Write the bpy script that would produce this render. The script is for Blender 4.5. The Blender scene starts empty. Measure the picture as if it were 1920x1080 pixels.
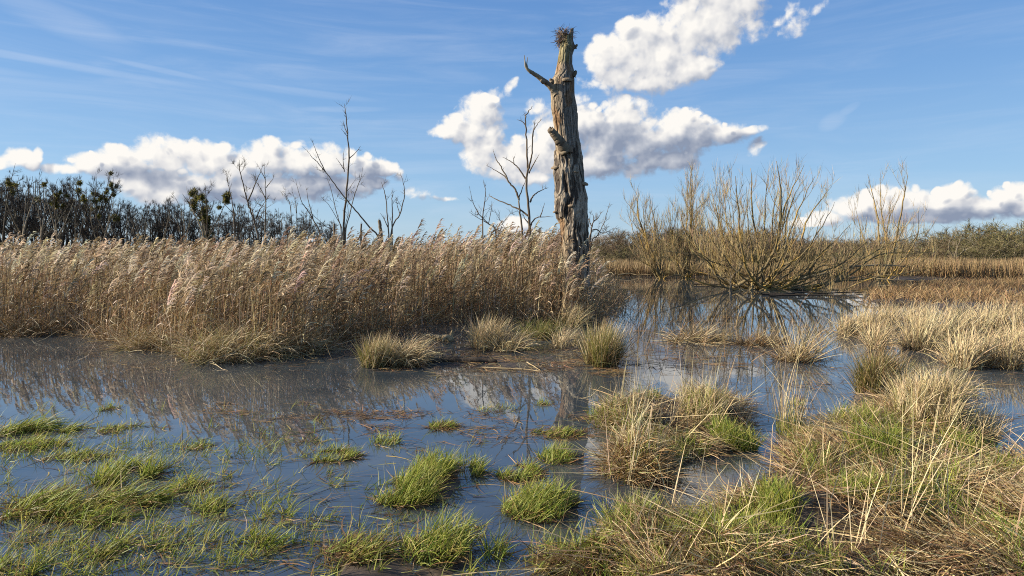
import bpy, math, random
import numpy as np
from mathutils import Vector

# ------------------------------------------------------------------ basics
F, HZ, CX, CAMH = 1200.0, 470.0, 960.0, 2.0      # focal length and horizon measured in a 1920 px wide frame
rng = np.random.default_rng(7)
sc = bpy.context.scene
col = sc.collection
R = math.radians

def G(px, py, z=0.0):
    """ground point at height z seen at a measured spot"""
    Y = F * (CAMH - z) / (py - HZ)
    return np.array([(px - CX) * Y / F, Y, z])

def P(px, py, Y):
    return np.array([(px - CX) * Y / F, Y, CAMH + (HZ - py) * Y / F])

def tag(o, label=None, cat=None, group=None, kind=None):
    if label: o['label'] = label
    if cat: o['category'] = cat
    if group: o['group'] = group
    if kind: o['kind'] = kind
    return o

def empty(name, loc, label=None, cat=None, group=None):
    o = bpy.data.objects.new(name, None)
    o.empty_display_size = 0.3
    col.objects.link(o)
    o.location = tuple(float(v) for v in loc)
    tag(o, label, cat, group)
    return o

def unit(v):
    v = np.asarray(v, float)
    return v / max(np.linalg.norm(v), 1e-9)

# ------------------------------------------------------------------ materials
def new_mat(name):
    m = bpy.data.materials.new(name)
    m.use_nodes = True
    nt = m.node_tree
    nt.nodes.clear()
    return m, nt, nt.nodes, nt.links

def blade_material(name, transl=0.3, rough=0.55, spec=0.25):
    m, nt, N, L = new_mat(name)
    out = N.new('ShaderNodeOutputMaterial')
    at = N.new('ShaderNodeAttribute'); at.attribute_name = 'Col'
    no = N.new('ShaderNodeTexNoise'); no.inputs['Scale'].default_value = 9.0; no.inputs['Detail'].default_value = 3
    tc = N.new('ShaderNodeTexCoord'); L.new(tc.outputs['Object'], no.inputs['Vector'])
    mr = N.new('ShaderNodeMapRange'); mr.inputs['From Min'].default_value = 0.3; mr.inputs['From Max'].default_value = 0.7
    mr.inputs['To Min'].default_value = 0.78; mr.inputs['To Max'].default_value = 1.18
    L.new(no.outputs['Fac'], mr.inputs['Value'])
    mx = N.new('ShaderNodeVectorMath'); mx.operation = 'SCALE'
    L.new(at.outputs['Color'], mx.inputs[0]); L.new(mr.outputs['Result'], mx.inputs['Scale'])
    bs = N.new('ShaderNodeBsdfPrincipled')
    bs.inputs['Roughness'].default_value = rough
    bs.inputs['Specular IOR Level'].default_value = spec
    L.new(mx.outputs[0], bs.inputs['Base Color'])
    if transl > 0:
        tr = N.new('ShaderNodeBsdfTranslucent'); L.new(mx.outputs[0], tr.inputs['Color'])
        ms = N.new('ShaderNodeMixShader'); ms.inputs[0].default_value = transl
        L.new(bs.outputs[0], ms.inputs[1]); L.new(tr.outputs[0], ms.inputs[2])
        L.new(ms.outputs[0], out.inputs[0])
    else:
        L.new(bs.outputs[0], out.inputs[0])
    return m

M_STRAW = blade_material('dry_straw', 0.18)
M_GREEN = blade_material('green_blades', 0.4, 0.5, 0.18)
M_PLUME = blade_material('reed_fluff', 0.4, 0.7, 0.1)
M_TWIG = blade_material('twigs', 0.0, 0.7, 0.15)

def bark_material(name, c0, c1, c2, scale=3.0, patch=0.55, bump=0.4):
    """three tones of bark: c0 main, c1 streaks, c2 patches of lichen"""
    m, nt, N, L = new_mat(name)
    out = N.new('ShaderNodeOutputMaterial')
    bs = N.new('ShaderNodeBsdfPrincipled'); bs.inputs['Roughness'].default_value = 0.8
    bs.inputs['Specular IOR Level'].default_value = 0.2
    tc = N.new('ShaderNodeTexCoord')
    mp = N.new('ShaderNodeMapping'); mp.inputs['Scale'].default_value = (1, 1, 0.25)
    L.new(tc.outputs['Object'], mp.inputs['Vector'])
    n1 = N.new('ShaderNodeTexNoise'); n1.inputs['Scale'].default_value = scale * 4; n1.inputs['Detail'].default_value = 5
    L.new(mp.outputs[0], n1.inputs['Vector'])
    n2 = N.new('ShaderNodeTexNoise'); n2.inputs['Scale'].default_value = scale; n2.inputs['Detail'].default_value = 4
    L.new(tc.outputs['Object'], n2.inputs['Vector'])
    r1 = N.new('ShaderNodeMapRange'); r1.inputs['From Min'].default_value = 0.35; r1.inputs['From Max'].default_value = 0.65
    L.new(n1.outputs['Fac'], r1.inputs['Value'])
    m1 = N.new('ShaderNodeMix'); m1.data_type = 'RGBA'
    m1.inputs[6].default_value = (*c0, 1); m1.inputs[7].default_value = (*c1, 1)
    L.new(r1.outputs[0], m1.inputs[0])
    r2 = N.new('ShaderNodeMapRange'); r2.inputs['From Min'].default_value = patch - 0.08; r2.inputs['From Max'].default_value = patch + 0.08
    L.new(n2.outputs['Fac'], r2.inputs['Value'])
    m2 = N.new('ShaderNodeMix'); m2.data_type = 'RGBA'
    L.new(r2.outputs[0], m2.inputs[0]); L.new(m1.outputs[2], m2.inputs[6]); m2.inputs[7].default_value = (*c2, 1)
    L.new(m2.outputs[2], bs.inputs['Base Color'])
    bp = N.new('ShaderNodeBump'); bp.inputs['Strength'].default_value = bump; bp.inputs['Distance'].default_value = 0.02
    L.new(n1.outputs['Fac'], bp.inputs['Height']); L.new(bp.outputs[0], bs.inputs['Normal'])
    L.new(bs.outputs[0], out.inputs[0])
    return m

M_DARKBARK = bark_material('dark_bark', (0.060, 0.050, 0.040), (0.085, 0.070, 0.052), (0.15, 0.13, 0.075), 0.35, 0.58)
M_PALEBARK = bark_material('pale_bark', (0.22, 0.18, 0.12), (0.13, 0.10, 0.07), (0.27, 0.23, 0.15), 1.5, 0.55)
M_DEADBARK = bark_material('dead_bark', (0.10, 0.075, 0.052), (0.16, 0.125, 0.085), (0.19, 0.155, 0.10), 2.0, 0.58, 0.15)
M_WILLOW = bark_material('willow_bark', (0.22, 0.17, 0.085), (0.14, 0.11, 0.06), (0.36, 0.235, 0.06), 1.2, 0.56)
M_DRIFT = bark_material('driftwood', (0.30, 0.22, 0.115), (0.20, 0.145, 0.08), (0.36, 0.28, 0.16), 4.0, 0.5)
M_WETLOG = bark_material('wet_wood', (0.035, 0.025, 0.018), (0.06, 0.045, 0.03), (0.05, 0.04, 0.03), 4.0, 0.5)

# ------------------------------------------------------------------ mesh batches (numpy)
def jit(n, cols, j=0.15, w=None):
    """n colours drawn from a palette with natural variation"""
    c = np.array(cols, float)
    k = rng.choice(len(c), n, p=None if w is None else np.array(w) / np.sum(w))
    v = c[k] * (1 + j * rng.standard_normal((n, 1))) * (1 + 0.4 * j * rng.standard_normal((n, 3)))
    return np.clip(v, 0.004, 0.9)

class Batch:
    def __init__(self):
        self.v, self.f, self.c, self.n = [], [], [], 0

    def add(self, v, f, c):
        self.v.append(v.astype(np.float32)); self.f.append((f + self.n).astype(np.int32))
        self.c.append(c.astype(np.float32)); self.n += len(v)

    def blades(self, base, az, lean, curve, L, W, K, c0, c1=None, twist=0.7, kink=0.0, azw=0.0, zmin=None, p=2.0):
        n = len(base)
        if n == 0: return
        full = lambda a: np.broadcast_to(np.asarray(a, float), (n,)).copy()
        az, lean, curve, L, W = map(full, (az, lean, curve, L, W))
        if c1 is None: c1 = c0
        s = np.linspace(0, 1, K + 1); sm = (s[:-1] + s[1:]) / 2
        ang = lean[:, None] + curve[:, None] * sm[None]
        if kink > 0:
            has = rng.random(n) < kink
            at = rng.integers(1, max(2, K), n)
            kk = np.where(has, rng.uniform(0.4, 1.6, n), 0)
            ang = ang + kk[:, None] * (np.arange(K)[None] >= at[:, None])
        a2 = az[:, None] + (full(azw) * rng.standard_normal(n))[:, None] * sm[None]
        hx, hy = np.cos(a2), np.sin(a2)
        d = np.stack([np.sin(ang) * hx, np.sin(ang) * hy, np.cos(ang)], -1)
        pts = np.concatenate([base[:, None], base[:, None] + np.cumsum(d * (L / K)[:, None, None], 1)], 1)
        ar = np.concatenate([ang[:, :1], ang], 1)
        hxr = np.concatenate([hx[:, :1], hx], 1); hyr = np.concatenate([hy[:, :1], hy], 1)
        tw = (rng.uniform(-1, 1, n) * twist * math.pi / 2)[:, None]
        perp = np.stack([-hyr, hxr, np.zeros_like(hxr)], -1)
        nor = np.stack([np.cos(ar) * hxr, np.cos(ar) * hyr, -np.sin(ar)], -1)
        side = np.cos(tw)[..., None] * perp + np.sin(tw)[..., None] * nor
        w = W[:, None] * (1 - 0.88 * s[None] ** p) / 2
        if zmin is not None:
            zm = full(zmin)[:, None]
            pts[..., 2] = np.maximum(pts[..., 2], zm + 0.006 * rng.random((n, 1)))
        a = pts - side * w[..., None]; b = pts + side * w[..., None]
        v = np.stack([a, b], 2).reshape(n, (K + 1) * 2, 3)
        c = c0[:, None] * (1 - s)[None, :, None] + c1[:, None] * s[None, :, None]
        c = np.repeat(c, 2, axis=1)
        k = np.arange(K) * 2
        fq = np.stack([k, k + 1, k + 3, k + 2], -1)
        f = (fq[None] + (np.arange(n) * (K + 1) * 2)[:, None, None]).reshape(-1, 4)
        self.add(v.reshape(-1, 3), f, c.reshape(-1, 3))
        return pts

    def tubes(self, lines, sides=5, c=(0.1, 0.1, 0.1)):
        for pts, rad in lines:
            pts = np.asarray(pts, float); rad = np.asarray(rad, float)
            n = len(pts)
            if n < 2: continue
            t = np.gradient(pts, axis=0)
            t /= np.maximum(np.linalg.norm(t, axis=1, keepdims=True), 1e-9)
            ref = np.array([0.31, 0.95, 0.05]) if abs(t[0] @ np.array([0.31, 0.95, 0.05])) < 0.9 else np.array([1.0, 0, 0])
            u = np.cross(t, ref); u /= np.maximum(np.linalg.norm(u, axis=1, keepdims=True), 1e-9)
            w = np.cross(t, u)
            th = np.arange(sides) * 2 * math.pi / sides
            ring = pts[:, None] + rad[:, None, None] * (np.cos(th)[None, :, None] * u[:, None] + np.sin(th)[None, :, None] * w[:, None])
            v = ring.reshape(-1, 3)
            i = np.arange(n - 1)[:, None] * sides; j = np.arange(sides)[None]
            f = np.stack([i + j, i + (j + 1) % sides, i + sides + (j + 1) % sides, i + sides + j], -1).reshape(-1, 4)
            v = np.concatenate([v, pts[-1:] + t[-1:] * rad[-1], pts[:1]])
            tip = len(v) - 2; b = (n - 1) * sides; jj = np.arange(sides)
            caps = np.stack([b + jj, b + (jj + 1) % sides, np.full(sides, tip), np.full(sides, tip)], -1)
            self.add(v, f, np.broadcast_to(np.array(c, float), (len(v), 3)))
            self.tri = getattr(self, 'tri', [])
            self.tri.append((caps[:, :3] + self.n - len(v)).astype(np.int32))

    def build(self, name, mat, parent=None, loc=(0, 0, 0), smooth=False):
        v = np.concatenate(self.v) - np.asarray(loc, np.float32)
        f = np.concatenate(self.f); c = np.concatenate(self.c)
        tri = np.concatenate(self.tri) if getattr(self, 'tri', None) else np.zeros((0, 3), np.int32)
        return link_mesh(name, v, f, tri, c, mat, parent, loc, smooth)

def link_mesh(name, v, f, tri, c, mat, parent=None, loc=(0, 0, 0), smooth=False):
    me = bpy.data.meshes.new(name)
    nq, nt = len(f), len(tri)
    me.vertices.add(len(v)); me.vertices.foreach_set('co', np.ascontiguousarray(v, np.float32).ravel())
    me.loops.add(nq * 4 + nt * 3)
    me.loops.foreach_set('vertex_index', np.concatenate([f.ravel(), tri.ravel()]).astype(np.int32))
    me.polygons.add(nq + nt)
    me.polygons.foreach_set('loop_start', np.concatenate([np.arange(nq) * 4, nq * 4 + np.arange(nt) * 3]).astype(np.int32))
    if smooth: me.polygons.foreach_set('use_smooth', np.ones(nq + nt, bool))
    if c is not None:
        a = me.attributes.new('Col', 'FLOAT_COLOR', 'POINT')
        a.data.foreach_set('color', np.concatenate([c, np.ones((len(c), 1))], 1).astype(np.float32).ravel())
    me.update(calc_edges=True)
    me.materials.append(mat)
    o = bpy.data.objects.new(name, me)
    col.objects.link(o)
    if parent is not None: o.parent = parent
    else: o.location = tuple(float(x) for x in loc)
    return o

def B(name, batch, mat, parent=None, loc=None, smooth=False):
    """a mesh built in world coordinates, stored relative to its thing's base"""
    if loc is None: loc = tuple(parent.location) if parent is not None else (0, 0, 0)
    return batch.build(name, mat, parent, loc, smooth)

# smooth value noise on a lattice ------------------------------------------------
class Lat:
    def __init__(self, seed, n=64):
        self.t = np.random.default_rng(seed).uniform(-1, 1, (n, n)); self.n = n
    def __call__(self, x, y, wrap=None):
        x = np.asarray(x, float); y = np.asarray(y, float)
        xi = np.floor(x).astype(int); yi = np.floor(y).astype(int)
        fx = x - xi; fy = y - yi
        fx = fx * fx * (3 - 2 * fx); fy = fy * fy * (3 - 2 * fy)
        m = wrap or self.n
        a = self.t[xi % m, yi % self.n]; b = self.t[(xi + 1) % m, yi % self.n]
        c = self.t[xi % m, (yi + 1) % self.n]; d = self.t[(xi + 1) % m, (yi + 1) % self.n]
        return (a * (1 - fx) + b * fx) * (1 - fy) + (c * (1 - fx) + d * fx) * fy
LN = [Lat(s) for s in range(11, 19)]
def fbm(x, y, o=3, k=0):
    s = 0; a = 1.0; tot = 0
    for i in range(o):
        s = s + a * LN[(k + i) % 8](x * 2 ** i + 17.3 * i, y * 2 ** i - 9.1 * i); tot += a; a *= 0.5
    return s / tot

# ------------------------------------------------------------------ the lie of the land
def poly_px(pts): return np.array([G(x, y)[:2] for x, y in pts])

def sdf(p, poly):
    """signed distance, positive inside"""
    d = np.full(len(p), 1e9); ins = np.zeros(len(p), bool)
    for i in range(len(poly)):
        a = poly[i]; b = poly[(i + 1) % len(poly)]
        e = b - a; w = p - a
        t = np.clip((w @ e) / max(e @ e, 1e-12), 0, 1)
        d = np.minimum(d, np.hypot(*(w - t[:, None] * e).T))
        cond = (a[1] > p[:, 1]) != (b[1] > p[:, 1])
        with np.errstate(divide='ignore', invalid='ignore'):
            xc = a[0] + (p[:, 1] - a[1]) / (b[1] - a[1]) * e[0]
        ins ^= cond & (p[:, 0] < xc)
    return np.where(ins, d, -d)

reed_front = [(-500, 640), (-200, 634), (0, 630), (130, 626), (215, 642), (330, 662), (430, 682), (520, 676), (600, 662),
              (650, 640), (740, 628), (765, 613), (800, 608), (870, 606), (960, 607), (1060, 612), (1105, 606), (1140, 590), (1170, 574)]
REED = np.concatenate([poly_px(reed_front), poly_px([(1160, 556), (1140, 540), (1125, 526), (1116, 519)]),
                       np.array([[6.0, 60.0], [-20.0, 75.0], [-80.0, 75.0], [-60, 16]])])
FAR = np.concatenate([poly_px([(1080, 518), (1200, 517), (1300, 516), (1420, 515), (1560, 520), (1640, 526), (1750, 527), (1900, 524), (2150, 524)]),
                      np.array([[3000, 60.0], [3000, 3500], [-3000, 3500], [-3000, 70], [-60, 72], [-20, 70], [4, 56]])])
SEDGE = poly_px([(1610, 566), (1640, 545), (1740, 534), (1900, 531), (2150, 531), (2500, 560), (2400, 640), (2100, 600), (1920, 580), (1800, 590), (1700, 574)])
BAND = poly_px([(1570, 640), (1590, 600), (1680, 585), (1800, 592), (1930, 582), (2300, 600), (2400, 720), (2000, 715), (1890, 690), (1790, 692), (1700, 655), (1640, 645)])
ISLE = poly_px([(1098, 815), (1092, 780), (1120, 758), (1180, 748), (1260, 752), (1330, 742), (1400, 755), (1418, 795), (1430, 845), (1340, 868), (1300, 905), (1230, 935), (1150, 915), (1105, 880), (1150, 840)])
MAIN = poly_px([(960, 1110), (1050, 1050), (1130, 1000), (1240, 985), (1275, 935), (1345, 905), (1420, 880), (1470, 850), (1490, 815), (1560, 800), (1600, 770),
                (1690, 752), (1790, 765), (1850, 800), (1900, 870), (2000, 900), (2300, 920), (2500, 1500), (800, 1500)])
RUSH = poly_px([(1580, 745), (1620, 725), (1700, 722), (1760, 740), (1740, 765), (1640, 768)])
MUD = poly_px([(640, 690), (700, 655), (800, 640), (900, 640), (1060, 615), (1150, 625), (1180, 655), (1160, 690), (1060, 705), (960, 705), (860, 690), (760, 692)])
FRONT = poly_px([(570, 1100), (590, 1040), (640, 1000), (740, 985), (850, 975), (930, 1000), (940, 1060), (900, 1150), (600, 1200)])
MIDA = poly_px([(690, 925), (740, 880), (820, 855), (900, 860), (900, 900), (870, 945), (800, 965), (730, 945)])
MIDB = poly_px([(930, 960), (945, 930), (1000, 905), (1090, 915), (1100, 950), (1050, 985), (980, 985)])

def sstep(a, b, x):
    t = np.clip((x - a) / (b - a), 0, 1); return t * t * (3 - 2 * t)

LANDS = [  # polygon, top height, inner slope width, outer slope width, wobble size, wobble height
    (REED, 0.07, 1.2, 0.5, 0.8, 0.05), (FAR, 0.18, 4.0, 1.0, 3.0, 0.05), (SEDGE, 0.10, 1.0, 0.6, 0.8, 0.04),
    (BAND, -0.01, 0.6, 0.5, 0.6, 0.06), (ISLE, 0.08, 0.35, 0.25, 0.33, 0.15), (MAIN, 0.12, 0.6, 0.25, 0.42, 0.20),
    (RUSH, 0.08, 0.3, 0.25, 0.4, 0.02), (MUD, -0.012, 0.6, 0.8, 0.35, 0.035), (FRONT, 0.02, 0.25, 0.2, 0.3, 0.04),
    (MIDA, 0.02, 0.2, 0.2, 0.3, 0.03), (MIDB, 0.02, 0.2, 0.2, 0.3, 0.03)]

def height(p):
    p = np.asarray(p, float)[:, :2]
    h = np.full(len(p), -0.30) + 0.03 * fbm(p[:, 0] * 0.7, p[:, 1] * 0.7, 2)
    for poly, top, wi, wo, ws, wh in LANDS:
        lo = poly.min(0) - 3; hi = poly.max(0) + 3
        m = np.all((p > lo) & (p < hi), 1)
        if not m.any(): continue
        q = p[m]
        d = sdf(q + 0.18 * np.stack([fbm(q[:, 0] * 2, q[:, 1] * 2, 2, 1), fbm(q[:, 0] * 2 + 50, q[:, 1] * 2, 2, 2)], 1) * min(1, wi * 2), poly)
        t = sstep(-wo, wi, d)
        hh = -0.30 + (top + 0.30) * t + wh * fbm(q[:, 0] / ws, q[:, 1] / ws, 3, 3) * sstep(-wo, wi * 0.5, d)
        h[m] = np.maximum(h[m], hh)
    far = sstep(90, 400, p[:, 1])
    return h + far * 1.5 * (0.5 + 0.5 * fbm(p[:, 0] / 90, p[:, 1] / 90, 2))

def spread_axis(lo, a, b, hi, step, n):
    mid = np.arange(a, b, step)
    g = lambda k: (np.exp(np.linspace(0, 6.5, n)) - 1) / (math.exp(6.5) - 1)
    left = a - g(0)[1:][::-1] * (a - lo); right = b + g(0) * (hi - b)
    return np.concatenate([left, mid, right])

def make_ground():
    xs = spread_axis(-3000, -17, 22, 3000, 0.11, 34)
    ys = np.concatenate([np.linspace(-60, 2.0, 16)[:-1], np.arange(2.0, 12, 0.08), np.arange(12, 34, 0.16),
                         34 + (np.exp(np.linspace(0, 6, 60)) - 1) / (math.exp(6) - 1) * 3300])
    Xg, Yg = np.meshgrid(xs, ys)
    p = np.stack([Xg.ravel(), Yg.ravel()], 1)
    z = height(p)
    v = np.concatenate([p, z[:, None]], 1)
    nx, ny = len(xs), len(ys)
    i = np.arange(ny - 1)[:, None] * nx; j = np.arange(nx - 1)[None]
    f = np.stack([i + j, i + j + 1, i + j + nx + 1, i + j + nx], -1).reshape(-1, 4)
    m, nt, N, L = new_mat('wet_peat')
    out = N.new('ShaderNodeOutputMaterial')
    bs = N.new('ShaderNodeBsdfPrincipled')
    tc = N.new('ShaderNodeTexCoord')
    n1 = N.new('ShaderNodeTexNoise'); n1.inputs['Scale'].default_value = 7; n1.inputs['Detail'].default_value = 7
    n2 = N.new('ShaderNodeTexNoise'); n2.inputs['Scale'].default_value = 0.9; n2.inputs['Detail'].default_value = 4
    L.new(tc.outputs['Object'], n1.inputs['Vector']); L.new(tc.outputs['Object'], n2.inputs['Vector'])
    r = N.new('ShaderNodeValToRGB')
    r.color_ramp.elements[0].position = 0.35; r.color_ramp.elements[0].color = (0.022, 0.016, 0.011, 1)
    r.color_ramp.elements[1].position = 0.68; r.color_ramp.elements[1].color = (0.085, 0.060, 0.036, 1)
    L.new(n1.outputs['Fac'], r.inputs[0])
    mx = N.new('ShaderNodeMix'); mx.data_type = 'RGBA'
    sp = N.new('ShaderNodeSeparateXYZ'); L.new(tc.outputs['Object'], sp.inputs[0])
    mr = N.new('ShaderNodeMapRange'); mr.inputs['From Min'].default_value = 50; mr.inputs['From Max'].default_value = 75
    L.new(sp.outputs['Y'], mr.inputs['Value']); L.new(mr.outputs[0], mx.inputs[0])
    L.new(r.outputs[0], mx.inputs[6])
    r2 = N.new('ShaderNodeValToRGB')
    r2.color_ramp.elements[0].color = (0.13, 0.095, 0.045, 1); r2.color_ramp.elements[1].color = (0.20, 0.16, 0.075, 1)
    L.new(n2.outputs['Fac'], r2.inputs[0]); L.new(r2.outputs[0], mx.inputs[7])
    L.new(mx.outputs[2], bs.inputs['Base Color'])
    bs.inputs['Roughness'].default_value = 0.62
    bp = N.new('ShaderNodeBump'); bp.inputs['Strength'].default_value = 0.7; bp.inputs['Distance'].default_value = 0.03
    L.new(n1.outputs['Fac'], bp.inputs['Height']); L.new(bp.outputs[0], bs.inputs['Normal'])
    L.new(bs.outputs[0], out.inputs[0])
    o = link_mesh('ground', v, f, np.zeros((0, 3), np.int32), None, m, smooth=True)
    tag(o, kind='structure')

def make_water():
    m, nt, N, L = new_mat('turbid_water')
    out = N.new('ShaderNodeOutputMaterial')
    bs = N.new('ShaderNodeBsdfPrincipled')
    bs.inputs['IOR'].default_value = 1.85
    bs.inputs['Roughness'].default_value = 0.015
    tc = N.new('ShaderNodeTexCoord')
    n0 = N.new('ShaderNodeTexNoise'); n0.inputs['Scale'].default_value = 0.45; n0.inputs['Detail'].default_value = 4
    L.new(tc.outputs['Object'], n0.inputs['Vector'])
    r = N.new('ShaderNodeValToRGB')
    r.color_ramp.elements[0].position = 0.35; r.color_ramp.elements[0].color = (0.028, 0.037, 0.046, 1)
    r.color_ramp.elements[1].position = 0.68; r.color_ramp.elements[1].color = (0.066, 0.075, 0.078, 1)
    L.new(n0.outputs['Fac'], r.inputs[0]); L.new(r.outputs[0], bs.inputs['Base Color'])
    n1 = N.new('ShaderNodeTexNoise'); n1.inputs['Scale'].default_value = 2.2; n1.inputs['Detail'].default_value = 2
    mp = N.new('ShaderNodeMapping'); mp.inputs['Scale'].default_value = (1, 0.45, 1)
    L.new(tc.outputs['Object'], mp.inputs['Vector']); L.new(mp.outputs[0], n1.inputs['Vector'])
    n2 = N.new('ShaderNodeTexNoise'); n2.inputs['Scale'].default_value = 14; n2.inputs['Detail'].default_value = 2
    L.new(mp.outputs[0], n2.inputs['Vector'])
    b1 = N.new('ShaderNodeBump'); b1.inputs['Strength'].default_value = 0.014; b1.inputs['Distance'].default_value = 0.10
    b2 = N.new('ShaderNodeBump'); b2.inputs['Strength'].default_value = 0.012; b2.inputs['Distance'].default_value = 0.02
    L.new(n1.outputs['Fac'], b1.inputs['Height']); L.new(n2.outputs['Fac'], b2.inputs['Height'])
    L.new(b1.outputs[0], b2.inputs['Normal']); L.new(b2.outputs[0], bs.inputs['Normal'])
    L.new(bs.outputs[0], out.inputs[0])
    v = np.array([[-90, -55, 0], [120, -55, 0], [120, 75, 0], [-90, 75, 0]], float)
    o = link_mesh('water', v, np.array([[0, 1, 2, 3]]), np.zeros((0, 3), np.int32), None, m)
    tag(o, kind='structure')

# ------------------------------------------------------------------ sampling
def in_poly(poly, n):
    lo, hi = poly.min(0), poly.max(0)
    out = []
    got = 0
    while got < n:
        q = rng.uniform(lo, hi, (n * 2, 2)); q = q[sdf(q, poly) > 0]
        out.append(q); got += len(q)
    return np.concatenate(out)[:n]

def in_ellipse(c, rx, ry, n, soft=0.5):
    a = rng.uniform(0, 2 * math.pi, n); r = rng.random(n) ** soft
    return np.stack([c[0] + rx * r * np.cos(a), c[1] + ry * r * np.sin(a)], 1)

def on_ground(q, lift=0.0, water=True):
    z = height(q)
    if water: z = np.maximum(z, -0.02)
    return np.concatenate([q, (z + lift)[:, None]], 1)

SUN_AZ, SUN_EL = R(-88), R(24)

# ------------------------------------------------------------------ sky, sun, camera
CLOUDS = [  # x, y, half width, half height, tilt (deg), all read off the photograph, turned into sky angles below
 (1165,118,62,50,0),(1212,75,60,44,0),(1250,108,90,60,-15),(1305,62,85,62,-20),(1350,38,75,62,0),(1392,5,52,42,0),(1215,148,62,22,0),(1330,-10,80,40,0),(1135,110,34,40,0),(1290,130,60,30,-20),
 
 (1172,212,50,32,0),(1105,222,46,26,0),(1050,245,60,38,0),(1010,290,60,40,0),(1150,268,110,52,0),(1255,262,72,46,0),(1283,225,38,22,0),(1298,252,52,32,0),(1350,252,66,20,-4),(1402,245,40,10,0),(1240,300,85,24,-6),(1110,312,90,26,0),
 (950,300,70,36,0),(912,278,46,36,0),(900,208,46,32,0),(882,240,58,28,0),(838,245,34,16,0),(985,330,50,18,0),
 (170,305,46,20,0),(232,308,52,36,0),(300,292,62,34,0),(330,280,50,20,0),(388,302,56,34,0),(440,332,60,36,0),(280,345,70,32,0),(350,348,84,30,0),
 (502,298,50,36,0),(562,305,56,36,0),(622,308,58,34,0),(685,312,46,24,0),(722,316,22,16,0),(560,348,96,30,0),(645,345,70,24,0),(452,358,80,22,0),(300,365,60,16,0),(700,340,34,14,10),
 (40,296,48,17,0),(5,300,40,16,0),(120,318,34,12,-10),(76,296,14,18,0),(65,310,20,12,0),
 
 (1600,392,50,24,0),(1655,380,60,28,0),(1712,376,54,26,0),(1790,366,40,22,0),(1785,388,76,22,0),(1845,390,58,18,0),(1720,405,190,16,0),(1882,372,28,20,0),(1912,368,40,24,0),(1905,392,70,16,0),(1560,408,44,14,0),(1515,418,46,8,0),(1980,380,60,40,0),
 
 (965,425,34,18,0),(985,440,40,12,0),
]
WISPS = [  # small ragged clouds and torn shreds
 (1496,42,36,20,-20),(1488,22,26,14,-40),(1530,22,24,11,-35),(1466,34,24,8,-10),(1085,182,34,12,0),(786,363,32,12,8),(828,372,34,6,6),(948,164,26,10,-35),(925,184,36,18,-25),(1425,12,26,22,-40),(1130,448,40,8,0),(1425,272,26,14,-10),(745,330,14,12,0),(1120,160,40,14,20),(1000,200,30,12,0)]
DARKS = [  # shaded undersides of the cumulus
 (1270,285,110,30,-6),(1130,262,75,26,0),(1400,262,60,16,0),(1180,312,110,22,-8),(600,350,120,24,0),(300,338,90,16,10),(700,335,40,24,0),(1760,408,220,13,0),(1880,395,40,12,0),(820,374,36,8,0),(430,372,80,14,0)]

_cr = random.Random(5)
PUFFS = []
for (x, y, rx, ry, t) in CLOUDS:                     # cauliflower heads along the upper, sunny rims
    if ry < 20: continue
    for k in range(2):
        a = R(_cr.uniform(35, 165)); f = _cr.uniform(0.26, 0.40)
        PUFFS.append((x + rx * 0.82 * math.cos(a), y - ry * 0.85 * math.sin(a), ry * f * 1.25, ry * f, 0))

def sky_angle(px, py):
    u = (px - CX) / F; v = (HZ - py) / F
    return math.atan(u), math.atan2(v, math.hypot(1, u))

def blob_group(name, blobs):
    g = bpy.data.node_groups.new(name, 'ShaderNodeTree')
    g.interface.new_socket('Vector', in_out='INPUT', socket_type='NodeSocketVector')
    g.interface.new_socket('D', in_out='OUTPUT', socket_type='NodeSocketFloat')
    N, L = g.nodes, g.links
    gi = N.new('NodeGroupInput'); go = N.new('NodeGroupOutput')
    prev = None; vin = gi.outputs[0]
    for k, (x, y, rx, ry, tilt) in enumerate(blobs):
        if k and k % 6 == 0:          # chains the evaluation so that few values are alive at a time
            ch = N.new('ShaderNodeVectorMath'); ch.operation = 'MULTIPLY_ADD'; ch.inputs[1].default_value = (1e-7, 0, 0)
            L.new(prev, ch.inputs[0]); L.new(gi.outputs[0], ch.inputs[2]); vin = ch.outputs[0]
        a, e = sky_angle(x, y)
        a2, _ = sky_angle(x + rx, y); _, e2 = sky_angle(x, y - ry)
        mp = N.new('ShaderNodeMapping'); mp.vector_type = 'TEXTURE'
        mp.inputs['Location'].default_value = (a, e, 0)
        mp.inputs['Rotation'].default_value = (0, 0, R(-tilt))
        mp.inputs['Scale'].default_value = ((a2 - a) * 1.1, (e2 - e) * 1.15, 1)
        L.new(vin, mp.inputs['Vector'])
        d = N.new('ShaderNodeVectorMath'); d.operation = 'DOT_PRODUCT'
        L.new(mp.outputs[0], d.inputs[0]); L.new(mp.outputs[0], d.inputs[1])
        if prev is None: prev = d.outputs['Value']
        else:
            mn = N.new('ShaderNodeMath'); mn.operation = 'SMOOTH_MIN'; mn.inputs[2].default_value = 0.14
            L.new(prev, mn.inputs[0]); L.new(d.outputs['Value'], mn.inputs[1]); prev = mn.outputs[0]
    L.new(prev, go.inputs[0])
    return g

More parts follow.
